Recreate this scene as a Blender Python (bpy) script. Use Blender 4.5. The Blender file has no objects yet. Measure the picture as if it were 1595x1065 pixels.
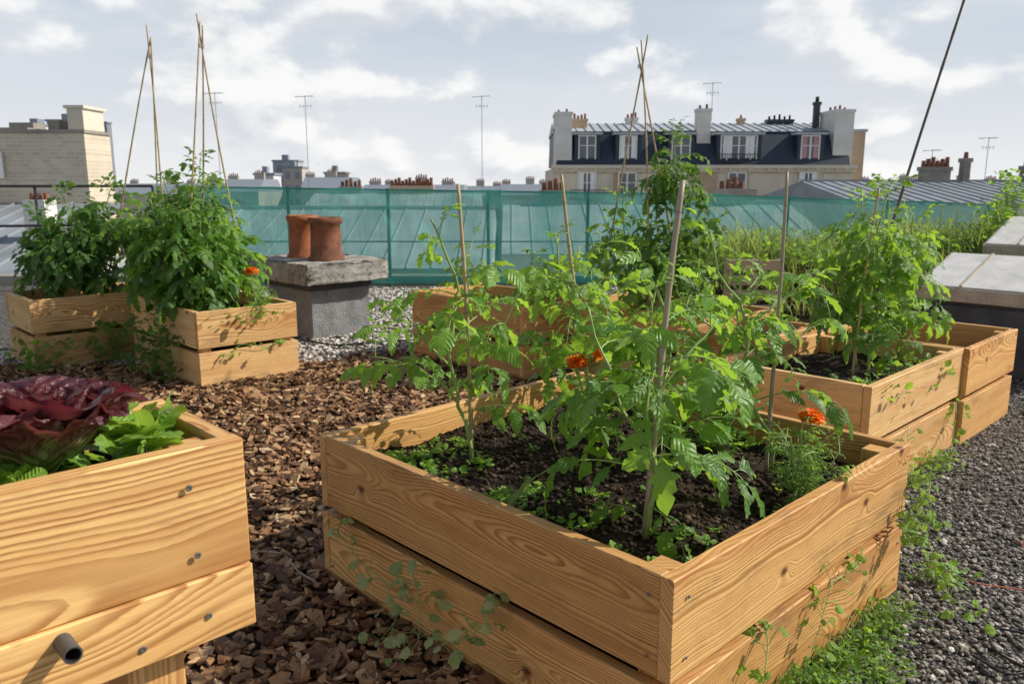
import bpy, math, random
import numpy as np
from mathutils import Vector
R=np.random.default_rng(7); random.seed(7)
S=bpy.context.scene; COL=S.collection
S.view_settings.view_transform='Standard'; S.view_settings.look='None'; S.view_settings.exposure=0
ZC=1.46
A=np.array([-.696,.718,0.]); B=np.array([.718,.696,0.]); Z=np.array([0,0,1.])
def P(x,y,z=0): return np.array([x,y,z],float)
def nrm(v): return v/ (np.linalg.norm(v)+1e-12)
# ------------------------------------------------------------------ mesh builder
class MB:
    def __init__(s): s.V=[];s.F=[];s.U=[];s.T=[];s.n=0
    def add(s,v,f,uv=None,tint=.5,mi=0):
        v=np.asarray(v,float).reshape(-1,3); k=len(v)
        if not isinstance(f,list): f=[f]
        for q in f: s.F.append((np.asarray(q,int)+s.n,mi))
        s.V.append(v); s.U.append(np.zeros((k,2)) if uv is None else np.asarray(uv,float).reshape(-1,2))
        s.T.append(np.broadcast_to(np.asarray(tint,float),(k,)).copy()); s.n+=k
    def mesh(s,name,mats,loc,smooth):
        me=bpy.data.meshes.new(name); V=np.concatenate(s.V)-np.asarray(loc)
        U=np.concatenate(s.U);T=np.concatenate(s.T)
        lp=np.concatenate([f.ravel() for f,_ in s.F]); cnt=np.concatenate([np.full(len(f),f.shape[1]) for f,_ in s.F])
        mi=np.concatenate([np.full(len(f),m) for f,m in s.F]); st=np.concatenate([[0],np.cumsum(cnt)[:-1]])
        me.vertices.add(len(V)); me.vertices.foreach_set('co',V.ravel().astype(np.float32))
        me.loops.add(len(lp)); me.loops.foreach_set('vertex_index',lp.astype(np.int32))
        me.polygons.add(len(cnt)); me.polygons.foreach_set('loop_start',st.astype(np.int32))
        me.update(calc_edges=True)
        me.polygons.foreach_set('material_index',mi.astype(np.int32))
        me.polygons.foreach_set('use_smooth',np.full(len(cnt),smooth))
        ul=me.uv_layers.new(name='UVMap'); ul.data.foreach_set('uv',U[lp].ravel().astype(np.float32))
        at=me.attributes.new('tint','FLOAT','POINT'); at.data.foreach_set('value',T.astype(np.float32))
        for m in mats: me.materials.append(m)
        me.update(); return me
def meta(o,label=None,cat=None,group=None,kind=None):
    if label:o['label']=label
    if cat:o['category']=cat
    if group:o['group']=group
    if kind:o['kind']=kind
def thing(name,loc,label,cat,group=None):
    o=bpy.data.objects.new(name,None); o.empty_display_size=.1; COL.objects.link(o); o.location=loc; meta(o,label,cat,group); return o
def part(th,name,mb,mats,smooth=False,label=None):
    loc=np.array(list(th.location))
    o=bpy.data.objects.new(name,mb.mesh(name,mats if isinstance(mats,list) else [mats],loc,smooth)); COL.objects.link(o)
    o.parent=th; meta(o,label); return o
def solo(name,mb,mats,label,cat,loc=(0,0,0),smooth=False,group=None,kind=None):
    o=bpy.data.objects.new(name,mb.mesh(name,mats if isinstance(mats,list) else [mats],loc,smooth)); COL.objects.link(o); o.location=loc
    meta(o,label,cat,group,kind); return o
def _tmpl():
    c=[(i,j,k) for i in(-1,1) for j in(-1,1) for k in(-1,1)]; idx={};sg=[];ax=[]
    for s in c:
        for k in range(3): idx[(s,k)]=len(sg); sg.append(s); ax.append(k)
    Q=[];T=[]
    for k in range(3):
        o=[m for m in range(3) if m!=k]
        for sk in(-1,1):
            f=[]
            for p,q in((-1,-1),(1,-1),(1,1),(-1,1)):
                s=[0,0,0]; s[k]=sk;s[o[0]]=p;s[o[1]]=q; f.append(idx[(tuple(s),k)])
            Q.append(f)
    for e in range(3):
        k,m=[q for q in range(3) if q!=e]
        for sk in(-1,1):
            for sm in(-1,1):
                a=[0,0,0];a[k]=sk;a[m]=sm;lo=list(a);hi=list(a);lo[e]=-1;hi[e]=1;lo=tuple(lo);hi=tuple(hi)
                Q.append([idx[(lo,k)],idx[(hi,k)],idx[(hi,m)],idx[(lo,m)]])
    for s in c: T.append([idx[(s,0)],idx[(s,1)],idx[(s,2)]])
    sg=np.array(sg,float);ax=np.array(ax); v=sg-.2*sg*(np.arange(3)[None]!=ax[:,None])
    def fix(fs):
        out=[]
        for f in fs:
            p=v[f]; n=np.cross(p[1]-p[0],p[2]-p[0]); out.append(f if n@p.mean(0)>0 else f[::-1])
        return np.array(out)
    return sg,ax,fix(Q),fix(T)
SG,AX,BQ,BT=_tmpl()
def box(mb,c,dx,dy,dz,ax=(1,0,0),ay=(0,1,0),az=(0,0,1),ch=.004,mi=0,tint=.5):
    h=np.array([dx,dy,dz])/2; ch=min(ch,h.min()*.45)
    l=SG*h-ch*SG*(np.arange(3)[None]!=AX[:,None])
    M_=np.array([nrm(np.asarray(ax,float)),nrm(np.asarray(ay,float)),nrm(np.asarray(az,float))])
    fl=np.linalg.det(M_)<0
    v=np.asarray(c)+l@M_
    mb.add(v,[BQ[:,::-1] if fl else BQ,BT[:,::-1] if fl else BT],np.stack([l[:,0],l[:,2]+l[:,1]],1),tint,mi)
def bx(mb,x0,x1,y0,y1,z0,z1,**k): box(mb,((x0+x1)/2,(y0+y1)/2,(z0+z1)/2),x1-x0,y1-y0,z1-z0,**k)
def quad(mb,p,mi=0,tint=.5,uv=None): mb.add(p,np.array([[0,1,2,3]]),uv if uv is not None else [[0,0],[1,0],[1,1],[0,1]],tint,mi)
def tube(mb,pts,rad,ns=6,mi=0,tint=.5,cap=True):
    pts=np.asarray(pts,float); n=len(pts); rad=np.broadcast_to(np.asarray(rad,float),(n,))
    t=np.gradient(pts,axis=0); t/=np.linalg.norm(t,axis=1)[:,None]+1e-9
    ref=np.array([.31,.95,.05]) if abs(nrm(pts[-1]-pts[0])[2])>.5 else Z
    s=np.cross(t,ref); s/=np.linalg.norm(s,axis=1)[:,None]+1e-9; u=np.cross(s,t)
    an=np.arange(ns)*2*np.pi/ns
    v=pts[:,None]+rad[:,None,None]*(np.cos(an)[None,:,None]*s[:,None]+np.sin(an)[None,:,None]*u[:,None])
    L=np.concatenate([[0],np.cumsum(np.linalg.norm(np.diff(pts,axis=0),axis=1))])
    uv=np.stack([np.repeat(L,ns),np.tile(an/6.283,n)],1)
    i=np.arange(n-1)[:,None]*ns; j=np.arange(ns)[None]; j2=(j+1)%ns
    f=np.stack([i+j2,i+j,i+ns+j,i+ns+j2],-1).reshape(-1,4)
    F=[f]
    if cap: F+= [np.arange(ns)[None],(np.arange(ns)[::-1]+(n-1)*ns)[None]]
    mb.add(v.reshape(-1,3),F,uv,tint,mi)
def lathe(mb,c,prof,ns=28,mi=0,tint=.5):
    prof=np.asarray(prof,float);n=len(prof);an=np.arange(ns)*2*np.pi/ns
    v=np.stack([np.outer(prof[:,0],np.cos(an)),np.outer(prof[:,0],np.sin(an)),np.repeat(prof[:,1][:,None],ns,1)],-1)+np.asarray(c)
    i=np.arange(n-1)[:,None]*ns;j=np.arange(ns)[None];j2=(j+1)%ns
    mb.add(v.reshape(-1,3),np.stack([i+j,i+j2,i+ns+j2,i+ns+j],-1).reshape(-1,4),None,tint,mi)
def grid(mb,fn,nu,nv,mi=0,tint=.5):
    u,v=np.meshgrid(np.linspace(0,1,nu),np.linspace(0,1,nv),indexing='ij'); p=fn(u,v)
    i=np.arange(nu-1)[:,None]*nv;j=np.arange(nv-1)[None]
    t=tint(u,v).ravel() if callable(tint) else tint
    mb.add(np.stack(p,-1).reshape(-1,3),np.stack([i+j,i+nv+j,i+nv+j+1,i+j+1],-1).reshape(-1,4),np.stack([u.ravel(),v.ravel()],1),t,mi)
# ------------------------------------------------------------------ node helper
class NT:
    def __init__(s,t): s.t=t
    def n(s,ty,ins={},out=0,**pr):
        nd=s.t.nodes.new(ty)
        for k,v in pr.items(): setattr(nd,k,v)
        for k,v in ins.items():
            if isinstance(v,bpy.types.NodeSocket): s.t.links.new(v,nd.inputs[k])
            else: nd.inputs[k].default_value=v
        s.last=nd; return nd.outputs[out]
    def m(s,op,a,b=0.,c=0.,clamp=False):
        return s.n('ShaderNodeMath',{0:a,1:b,2:c},operation=op,use_clamp=clamp)
    def mix(s,f,a,b,bt='MIX'):
        a=(*a,1) if isinstance(a,tuple) and len(a)==3 else a; b=(*b,1) if isinstance(b,tuple) and len(b)==3 else b
        return s.n('ShaderNodeMix',{0:f,6:a,7:b},out=2,data_type='RGBA',blend_type=bt,clamp_factor=True)
    def noise(s,vec,scale,det=3,ro=.5,dist=0.,out=0):
        return s.n('ShaderNodeTexNoise',{'Vector':vec,'Scale':scale,'Detail':det,'Roughness':ro,'Distortion':dist},out=out)
    def vor(s,vec,scale,out=0,**pr): return s.n('ShaderNodeTexVoronoi',{'Vector':vec,'Scale':scale},out=out,**pr)
    def rng(s,x,a,b,c=0.,d=1.,smooth=False):
        return s.n('ShaderNodeMapRange',{0:x,1:a,2:b,3:c,4:d},interpolation_type='SMOOTHSTEP' if smooth else 'LINEAR')
    def ramp(s,f,st):
        o=s.n('ShaderNodeValToRGB',{0:f}); cr=s.last.color_ramp
        while len(cr.elements)<len(st): cr.elements.new(.5)
        for e,(p,c) in zip(cr.elements,st): e.position=p;e.color=(*c,1)
        return o
    def comb(s,x,y,z=0.): return s.n('ShaderNodeCombineXYZ',{0:x,1:y,2:z})
    def obj(s): return s.n('ShaderNodeTexCoord',out=3)
    def attr(s,nm='tint'): return s.n('ShaderNodeAttribute',out=2,attribute_name=nm)
    def uv(s):
        o=s.n('ShaderNodeUVMap'); s.n('ShaderNodeSeparateXYZ',{0:o}); return s.last.outputs[0],s.last.outputs[1],o
    def bump(s,h,st=.3,d=.01): return s.n('ShaderNodeBump',{'Strength':st,'Distance':d,'Height':h})
def mat(name,fn):
    m=bpy.data.materials.new(name); m.use_nodes=True; t=m.node_tree; t.nodes.clear(); k=NT(t)
    sh=fn(k); o=t.nodes.new('ShaderNodeOutputMaterial'); t.links.new(sh,o.inputs[0]); return m
def pr(k,col,rough=.6,nor=None,spec=.4,metal=0.,**kw):
    d={'Base Color':(*col,1) if isinstance(col,tuple) else col,'Roughness':rough,'Specular IOR Level':spec,'Metallic':metal}
    if nor is not None:d['Normal']=nor
    d.update(kw); return k.n('ShaderNodeBsdfPrincipled',d)
def wood(light,dark,freq=100.,stn=.3,con=1.,off=.34,slope=.36,knot=.5):
    def f(k):
        u,v,_=k.uv(); t=k.attr(); t2=k.m('FRACT',k.m('MULTIPLY',t,7.31))
        n1=k.noise(k.comb(u,k.m('MULTIPLY',t,37.)),.9,2,.5)
        n2=k.noise(k.comb(k.m('ADD',u,9.),k.m('MULTIPLY',t,53.)),1.3,2,.5)
        dd=k.m('ADD',k.m('MULTIPLY_ADD',k.m('SUBTRACT',n1,.5),slope,.03),k.m('MULTIPLY',t2,.06))
        vv=k.m('ADD',k.m('MULTIPLY_ADD',k.m('SUBTRACT',n2,.5),.12,v),k.m('MULTIPLY',k.m('SUBTRACT',t,.5),off))
        r=k.m('SQRT',k.m('ADD',k.m('MULTIPLY',vv,vv),k.m('MULTIPLY',dd,dd)))
        wv=k.noise(k.comb(k.m('MULTIPLY',u,6.),k.m('MULTIPLY',v,26.),t),1.,4,.6)
        r=k.m('MULTIPLY_ADD',k.m('SUBTRACT',wv,.5),.011,r)
        kc=k.comb(k.m('MULTIPLY_ADD',u,2.1,k.m('MULTIPLY',t,31.)),k.m('MULTIPLY_ADD',v,3.1,k.m('MULTIPLY',t,17.)))
        kd=k.vor(kc,1.,voronoi_dimensions='2D'); kr=k.n('ShaderNodeSeparateXYZ',{0:k.last.outputs['Color']})
        km=k.m('GREATER_THAN',kr,knot)
        bulge=k.m('MULTIPLY',k.rng(kd,.0,.17,1,0,True),km)
        r=k.m('MULTIPLY_ADD',bulge,.035,r)
        rv=k.noise(k.comb(k.m('MULTIPLY',r,16.),t),1.,1,.5)
        ring=k.m('FRACT',k.m('MULTIPLY_ADD',r,freq,k.m('MULTIPLY',rv,7.)))
        pf=k.m('MULTIPLY',k.rng(ring,.25,.86,0,1,True),k.rng(ring,.92,1.,1,0))
        var=k.noise(k.comb(k.m('MULTIPLY',u,1.1),k.m('MULTIPLY',v,14.),k.m('MULTIPLY',t,9.)),1.,4,.6)
        pf=k.m('MULTIPLY',pf,k.rng(var,.30,.62,.38*con,1.*con))
        fib=k.noise(k.comb(k.m('MULTIPLY',u,7.),k.m('MULTIPLY',v,480.),t),1.,2,.6)
        fib2=k.noise(k.comb(k.m('MULTIPLY',u,2.),k.m('MULTIPLY',v,60.),t),1.,3,.6)
        c=k.mix(pf,light,dark)
        c=k.mix(k.rng(fib,.35,.75,0,.3),c,tuple(x*.6 for x in dark))
        c=k.mix(k.rng(fib2,.4,.7,0,.45),c,tuple(.5*(x+y) for x,y in zip(light,dark)))
        broad=k.noise(k.comb(k.m('MULTIPLY',u,.8),k.m('MULTIPLY',v,11.),k.m('MULTIPLY',t,23.)),1.,3,.55)
        c=k.mix(k.rng(broad,.48,.68,0,.5),c,tuple(x*1.15 for x in dark))
        stain=k.noise(k.obj(),2.3,5,.65)
        c=k.mix(k.rng(stain,.5,.78,0,stn),c,tuple(x*.6 for x in dark))
        grime=k.noise(k.comb(k.m('MULTIPLY',u,2.5),k.m('MULTIPLY',v,9.),k.m('MULTIPLY',t,5.)),1.,5,.7)
        c=k.mix(k.rng(grime,.54,.76,0,.6),c,(.13,.09,.055))
        c=k.mix(k.m('MULTIPLY',k.rng(kd,.022,.065,.85,0,True),km),c,(.16,.055,.018))
        c=k.mix(k.m('MULTIPLY',k.rng(kd,.008,.028,.8,0,True),km),c,(.04,.016,.008))
        tr=k.m('FRACT',k.m('MULTIPLY',t,13.7))
        c=k.mix(1.,c,k.ramp(tr,[(0,(.74,.66,.58)),(.35,(.92,.86,.78)),(.7,(1,.98,.93)),(1,(1.0,.88,.70))]),'MULTIPLY')
        h=k.m('ADD',k.m('MULTIPLY',pf,-.6),k.m('MULTIPLY',fib,-.6))
        return pr(k,c,.55,k.bump(h,.5,.0015),.35)
    return f
M={}
M['wood']=mat('larch_wood',wood((.90,.575,.24),(.38,.155,.04),knot=.45))
M['wood2']=mat('pine_wood',wood((.93,.66,.33),(.48,.225,.07)))
M['woodn']=mat('stained_pine_wood',wood((.92,.60,.25),(.38,.155,.04),78.,.6,1.,.2,.40,.62))
M['oldwood']=mat('grey_wood',wood((.50,.44,.36),(.32,.27,.21)))
def leafmat(nm,dark,light,trans,tf=.38,rough=.5,vein=.3):
    def f(k):
        u,v,_=k.uv(); t=k.attr()
        c=k.mix(t,dark,light)
        nz=k.noise(k.obj(),14.,2,.5); c=k.mix(k.rng(nz,.35,.7,0,.35),c,dark)
        av=k.m('ABSOLUTE',v)
        mid=k.rng(av,.0,.035,1,0)
        sv=k.m('SINE',k.m('MULTIPLY',k.m('SUBTRACT',u,k.m('MULTIPLY',av,.9)),44.))
        vn=k.m('MAXIMUM',mid,k.rng(sv,.82,1.,0,.6))
        c=k.mix(k.m('MULTIPLY',vn,vein),c,tuple(min(1,x*1.9) for x in light))
        b=k.bump(k.m('MULTIPLY',sv,-1.),.4,.003)
        p=pr(k,c,rough,b,.5)
        tc=k.mix(t,tuple(x*.7 for x in trans),trans)
        tr=k.n('ShaderNodeBsdfTranslucent',{0:tc})
        return k.n('ShaderNodeMixShader',{0:tf,1:p,2:tr})
    return mat(nm,f)
M['leaf']=leafmat('tomato_leaf',(.045,.135,.018),(.20,.38,.05),(.52,.80,.07),.46,.4)
M['leafm']=leafmat('mid_tomato_leaf',(.034,.110,.016),(.155,.32,.040),(.45,.72,.06),.45,.4)
M['leafd']=leafmat('dark_tomato_leaf',(.022,.074,.013),(.095,.215,.03),(.29,.49,.045),.41,.38)
M['lime']=leafmat('lime_leaf',(.12,.27,.035),(.30,.50,.07),(.52,.78,.08),.42,.4)
M['pale']=leafmat('pale_vine_leaf',(.20,.31,.09),(.50,.52,.23),(.62,.7,.2),.35)
M['grass']=leafmat('grass_blade',(.09,.20,.03),(.40,.42,.15),(.50,.60,.12),.4,.6,.0)
def lettuce(k):
    u,v,_=k.uv(); t=k.attr(); nz=k.noise(k.obj(),30.,4,.65); nb=k.m('ADD',t,k.m('MULTIPLY',k.m('SUBTRACT',nz,.5),.8))
    c=k.ramp(nb,[(.16,(.25,.36,.08)),(.40,(.20,.14,.065)),(.60,(.13,.036,.04)),(1,(.062,.012,.022))])
    av=k.m('ABSOLUTE',k.m('SUBTRACT',v,.5)); w=k.m('MULTIPLY',k.m('SUBTRACT',k.noise(k.obj(),18.,3,.6),.5),2.2)
    sv=k.m('SINE',k.m('ADD',k.m('MULTIPLY',k.m('SUBTRACT',u,k.m('MULTIPLY',av,1.6)),38.),w))
    vn=k.m('MAXIMUM',k.m('MULTIPLY',k.rng(av,.0,.03,1,0),k.rng(u,.3,1.,1,.1)),k.rng(sv,.86,1.,0,.45)); c=k.mix(k.m('MULTIPLY',vn,.4),c,(.38,.22,.16))
    h=k.m('ADD',k.noise(k.obj(),60.,3,.6),k.m('MULTIPLY',sv,-.25))
    p=pr(k,c,.36,k.bump(h,.8,.010),.45)
    tc=k.ramp(nb,[(.2,(.5,.6,.12)),(.55,(.45,.13,.09)),(1,(.34,.04,.06))])
    return k.n('ShaderNodeMixShader',{0:.26,1:p,2:k.n('ShaderNodeBsdfTranslucent',{0:tc})})
M['lettuce']=mat('red_lettuce',lettuce)
M['stem']=mat('green_stem',lambda k:pr(k,k.mix(k.attr(),(.14,.25,.06),(.36,.45,.14)),.5))
M['fruit']=mat('green_fruit',lambda k:pr(k,(.22,.36,.07),.25,spec=.5))
M['petal']=mat('orange_petal',lambda k:k.n('ShaderNodeMixShader',{0:.3,1:pr(k,k.mix(k.attr(),(.80,.11,.006),(1.,.36,.015)),.6),2:k.n('ShaderNodeBsdfTranslucent',{0:(1.,.30,.02,1)})}))
def bamboo(c1,c2):
    def f(k):
        u,v,_=k.uv(); nz=k.noise(k.comb(k.m('MULTIPLY',u,4.),k.m('MULTIPLY',v,30.)),1.,3,.6)
        c=k.mix(nz,c1,c2); fr=k.m('FRACT',k.m('MULTIPLY',u,5.2))
        c=k.mix(k.rng(fr,.0,.035,.75,0),c,(.10,.06,.03)); return pr(k,c,.5)
    return f
M['cane']=mat('bamboo',bamboo((.52,.40,.20),(.30,.22,.12)))
M['canegrey']=mat('weathered_cane',bamboo((.46,.38,.27),(.22,.175,.125)))
M['canedark']=mat('dark_cane',bamboo((.16,.12,.08),(.09,.065,.05)))
def soil(k):
    o=k.obj(); n=k.noise(o,9.,6,.7); n2=k.noise(o,60.,4,.7)
    c=k.ramp(n,[(.3,(.022,.015,.011)),(.6,(.05,.034,.025)),(.8,(.10,.07,.05))])
    return pr(k,c,.95,k.bump(k.m('ADD',n,n2),.9,.02),.15)
M['soil']=mat('potting_soil',soil)
M['crumb']=mat('soil_crumb',lambda k:pr(k,k.ramp(k.attr(),[(0,(.018,.012,.009)),(.8,(.055,.038,.027)),(1,(.16,.11,.08))]),.95,spec=.1))
M['chip']=mat('bark_chip',lambda k:pr(k,k.mix(k.rng(k.noise(k.obj(),45.,4,.7),.4,.7,0,.45),k.ramp(k.attr(),[(0,(.06,.026,.012)),(.3,(.17,.080,.034)),(.65,(.36,.19,.084)),(.9,(.53,.33,.16)),(1,(.68,.50,.29))]),(.08,.036,.018)),.62,k.bump(k.noise(k.obj(),150.,3,.6),.4,.004),.4))
def pebmat(st): return lambda k:pr(k,k.mix(k.rng(k.noise(k.obj(),60.,2,.6),.4,.7,0,.4),k.ramp(k.attr(),st),(.18,.16,.145)),.8,spec=.25)
M['pebble']=mat('grey_pebble',pebmat([(0,(.06,.057,.052)),(.4,(.17,.155,.135)),(.75,(.32,.29,.25)),(.95,(.50,.46,.40)),(1,(.68,.65,.60))]))
M['pebblew']=mat('pale_pebble',pebmat([(0,(.20,.18,.16)),(.5,(.50,.46,.40)),(1,(.82,.79,.74))]))
def gravelg(k):
    o=k.obj(); v=k.vor(o,60.); col=k.last.outputs['Color']; r=k.n('ShaderNodeSeparateXYZ',{0:col})
    c=k.ramp(r,[(0,(.06,.057,.054)),(.5,(.18,.165,.15)),(1,(.38,.35,.32))]); c=k.mix(k.rng(v,.3,.7,0,.85),c,(.03,.028,.025))
    big=k.noise(o,1.2,3,.6); c=k.mix(k.rng(big,.4,.7,0,.35),c,(.12,.11,.10))
    return pr(k,c,.9,k.bump(k.m('MULTIPLY',v,-1.),1.,.02),.2)
M['gravel']=mat('roof_gravel',gravelg)
def barkg(k):
    o=k.obj(); v=k.vor(o,30.); r=k.n('ShaderNodeSeparateXYZ',{0:k.last.outputs['Color']})
    c=k.ramp(r,[(0,(.05,.023,.012)),(.6,(.15,.075,.034)),(1,(.28,.15,.07))]); c=k.mix(k.rng(v,.25,.6,0,.9),c,(.02,.012,.008))
    return pr(k,c,.9,k.bump(k.m('MULTIPLY',v,-1.),1.,.02),.2)
M['bark']=mat('bark_mulch',barkg)
def conc(c1,c2,sc=6.,bs=.6,speck=True):
    def f(k):
        o=k.obj(); n=k.noise(o,sc,6,.65); n2=k.noise(o,sc*14,3,.6)
        c=k.mix(k.rng(n,.35,.65),c1,c2)
        if speck: c=k.mix(k.rng(n2,.5,.65,0,.6),c,tuple(x*.4 for x in c1))
        return pr(k,c,.9,k.bump(k.m('ADD',n,n2),bs,.02),.2)
    return f
def lichen(k):
    o=k.obj(); n=k.noise(o,3.5,6,.65); n2=k.noise(o,70.,3,.65); n3=k.noise(o,17.,5,.75)
    c=k.mix(k.rng(n,.36,.64),(.46,.44,.38),(.25,.24,.22)); c=k.mix(k.rng(n3,.54,.62,0,.75),c,(.075,.072,.066)); c=k.mix(k.rng(n2,.52,.64,0,.6),c,(.13,.125,.115))
    c=k.mix(k.rng(k.noise(o,9.,3,.6),.60,.68,0,.35),c,(.42,.39,.27))
    return pr(k,c,.95,k.bump(k.m('ADD',k.m('MULTIPLY',n3,.5),n2),.8,.015),.15)
M['conc']=mat('lichen_concrete',lichen)
M['conc2']=mat('city_concrete',conc((.34,.31,.26),(.22,.2,.18),1.,.1,False))
M['render']=mat('grey_roughcast',conc((.36,.365,.37),(.22,.225,.23),7.,1.))
M['bitumen']=mat('bitumen',conc((.055,.056,.06),(.095,.095,.10),5.,.3,False))
M['terra']=mat('terracotta',lambda k:pr(k,k.mix(k.rng(k.noise(k.obj(),7.,5,.65),.35,.7),(.46,.16,.07),(.22,.08,.045)),.85,spec=.2))
M['terrad']=mat('sooty_terracotta',lambda k:pr(k,k.mix(k.rng(k.noise(k.obj(),6.,5,.65),.3,.65),(.33,.13,.065),(.11,.055,.038)),.85,spec=.2))
M['soot_and_shade']=mat('soot_and_shade',lambda k:pr(k,(.02,.017,.015),.95))  # chimney soot; also the painted dark of the drain pipe's hollow
def netting(k):
    o=k.obj(); n=k.noise(o,1.3,3,.6); n2=k.noise(k.n('ShaderNodeVectorMath',{0:o,1:(50.,50.,1.5)},operation='MULTIPLY'),1.,2,.5); n3=k.noise(k.n('ShaderNodeVectorMath',{0:o,1:(1.6,1.,.8)},operation='MULTIPLY'),1.,3,.6)
    c=k.mix(n,(.055,.39,.31),(.16,.58,.47))
    d=k.n('ShaderNodeMixShader',{0:.5,1:k.n('ShaderNodeBsdfDiffuse',{0:c}),2:k.n('ShaderNodeBsdfTranslucent',{0:c})})
    return k.n('ShaderNodeMixShader',{0:k.m('ADD',k.rng(n2,.3,.7,.54,.68),k.rng(n3,.35,.65,-.06,.14)),1:k.n('ShaderNodeBsdfTransparent',{0:(.88,1,.95,1)}),2:d})
M['net']=mat('green_netting',netting)
M['post']=mat('dark_green_metal',lambda k:pr(k,(.02,.09,.075),.5,spec=.5))
M['iron']=mat('dark_iron',lambda k:pr(k,(.03,.03,.033),.6))
M['aerial']=mat('aerial_metal',lambda k:pr(k,(.20,.21,.23),.6))
M['steel']=mat('steel',lambda k:pr(k,k.mix(k.noise(k.obj(),60.,3,.6),(.35,.34,.33),(.2,.19,.18)),.4,metal=.8))
M['pipe']=mat('grey_pipe',lambda k:pr(k,k.mix(k.noise(k.obj(),40.,3,.6),(.10,.10,.10),(.04,.04,.04)),.5,spec=.5))
M['blackrub']=mat('black_rubber',lambda k:pr(k,(.012,.012,.013),.45))
M['orange']=mat('orange_string',lambda k:pr(k,(.55,.12,.05),.7))
def zinc(c1,c2):
    def f(k):
        o=k.obj(); n=k.noise(o,.7,5,.6); return pr(k,k.mix(k.rng(n,.35,.65),c1,c2),.6,spec=.3)
    return f
M['zinc']=mat('zinc',zinc((.44,.47,.49),(.33,.36,.39)))
M['zincd']=mat('dark_zinc',zinc((.28,.31,.34),(.20,.22,.24)))
def slate(k):
    o=k.obj(); br=k.n('ShaderNodeTexBrick',{'Vector':k.n('ShaderNodeMapping',{0:o,2:(math.pi/2,0,0)}),'Color1':(.022,.036,.056,1),'Color2':(.036,.052,.074,1),'Mortar':(.012,.018,.03,1),'Scale':3.,'Mortar Size':.03})
    return pr(k,br,.5,spec=.4)
M['slate']=mat('slate',slate)
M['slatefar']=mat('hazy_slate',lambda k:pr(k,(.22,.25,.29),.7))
def brick(c1,c2,mo,sc):
    def f(k):
        o=k.obj(); v=k.n('ShaderNodeMapping',{0:o,2:(math.pi/2,0,0)})
        b=k.n('ShaderNodeTexBrick',{'Vector':v,'Color1':(*c1,1),'Color2':(*c2,1),'Mortar':(*mo,1),'Scale':sc,'Mortar Size':.02,'Brick Width':.5,'Row Height':.22})
        n=k.noise(o,1.1,5,.65); return pr(k,k.mix(k.rng(n,.4,.75,0,.4),b,tuple(x*.55 for x in c1)),.9,spec=.15)
    return f
M['brick']=mat('pale_brick',brick((.64,.55,.42),(.52,.44,.33),(.64,.59,.51),2.2))
M['brickr']=mat('ochre_brick',brick((.52,.38,.25),(.46,.32,.20),(.48,.42,.34),2.5))
M['stone']=mat('cream_stone',conc((.66,.60,.49),(.56,.50,.40),.7,.1,False))
M['plaster']=mat('white_plaster',conc((.70,.68,.64),(.58,.56,.52),.8,.1,False))
M['white']=mat('white_paint',lambda k:pr(k,(.80,.80,.78),.5))
M['glass']=mat('window_glass',lambda k:pr(k,(.05,.07,.09),.12,spec=.8))
M['curtain']=mat('curtain',lambda k:pr(k,(.45,.25,.26),.8))
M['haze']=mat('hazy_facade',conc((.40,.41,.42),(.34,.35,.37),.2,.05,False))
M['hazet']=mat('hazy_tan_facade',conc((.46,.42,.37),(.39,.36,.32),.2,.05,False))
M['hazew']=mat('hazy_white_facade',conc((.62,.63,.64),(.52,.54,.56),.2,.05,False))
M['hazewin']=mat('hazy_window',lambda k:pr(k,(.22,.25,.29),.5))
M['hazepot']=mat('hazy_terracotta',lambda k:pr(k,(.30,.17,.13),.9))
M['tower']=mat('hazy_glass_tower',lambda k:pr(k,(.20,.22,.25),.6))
M['panel']=mat('skylight_panel',lambda k:pr(k,k.mix(k.rng(k.noise(k.obj(),5.,6,.65),.3,.7),(.74,.72,.68),(.50,.49,.46)),.5,spec=.35))
M['lidframe']=mat('weathered_lid_frame',conc((.56,.49,.39),(.40,.35,.28),6.,.3))
M['city']=mat('city_ground',conc((.16,.16,.15),(.24,.24,.23),.02,.0,False))
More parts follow.
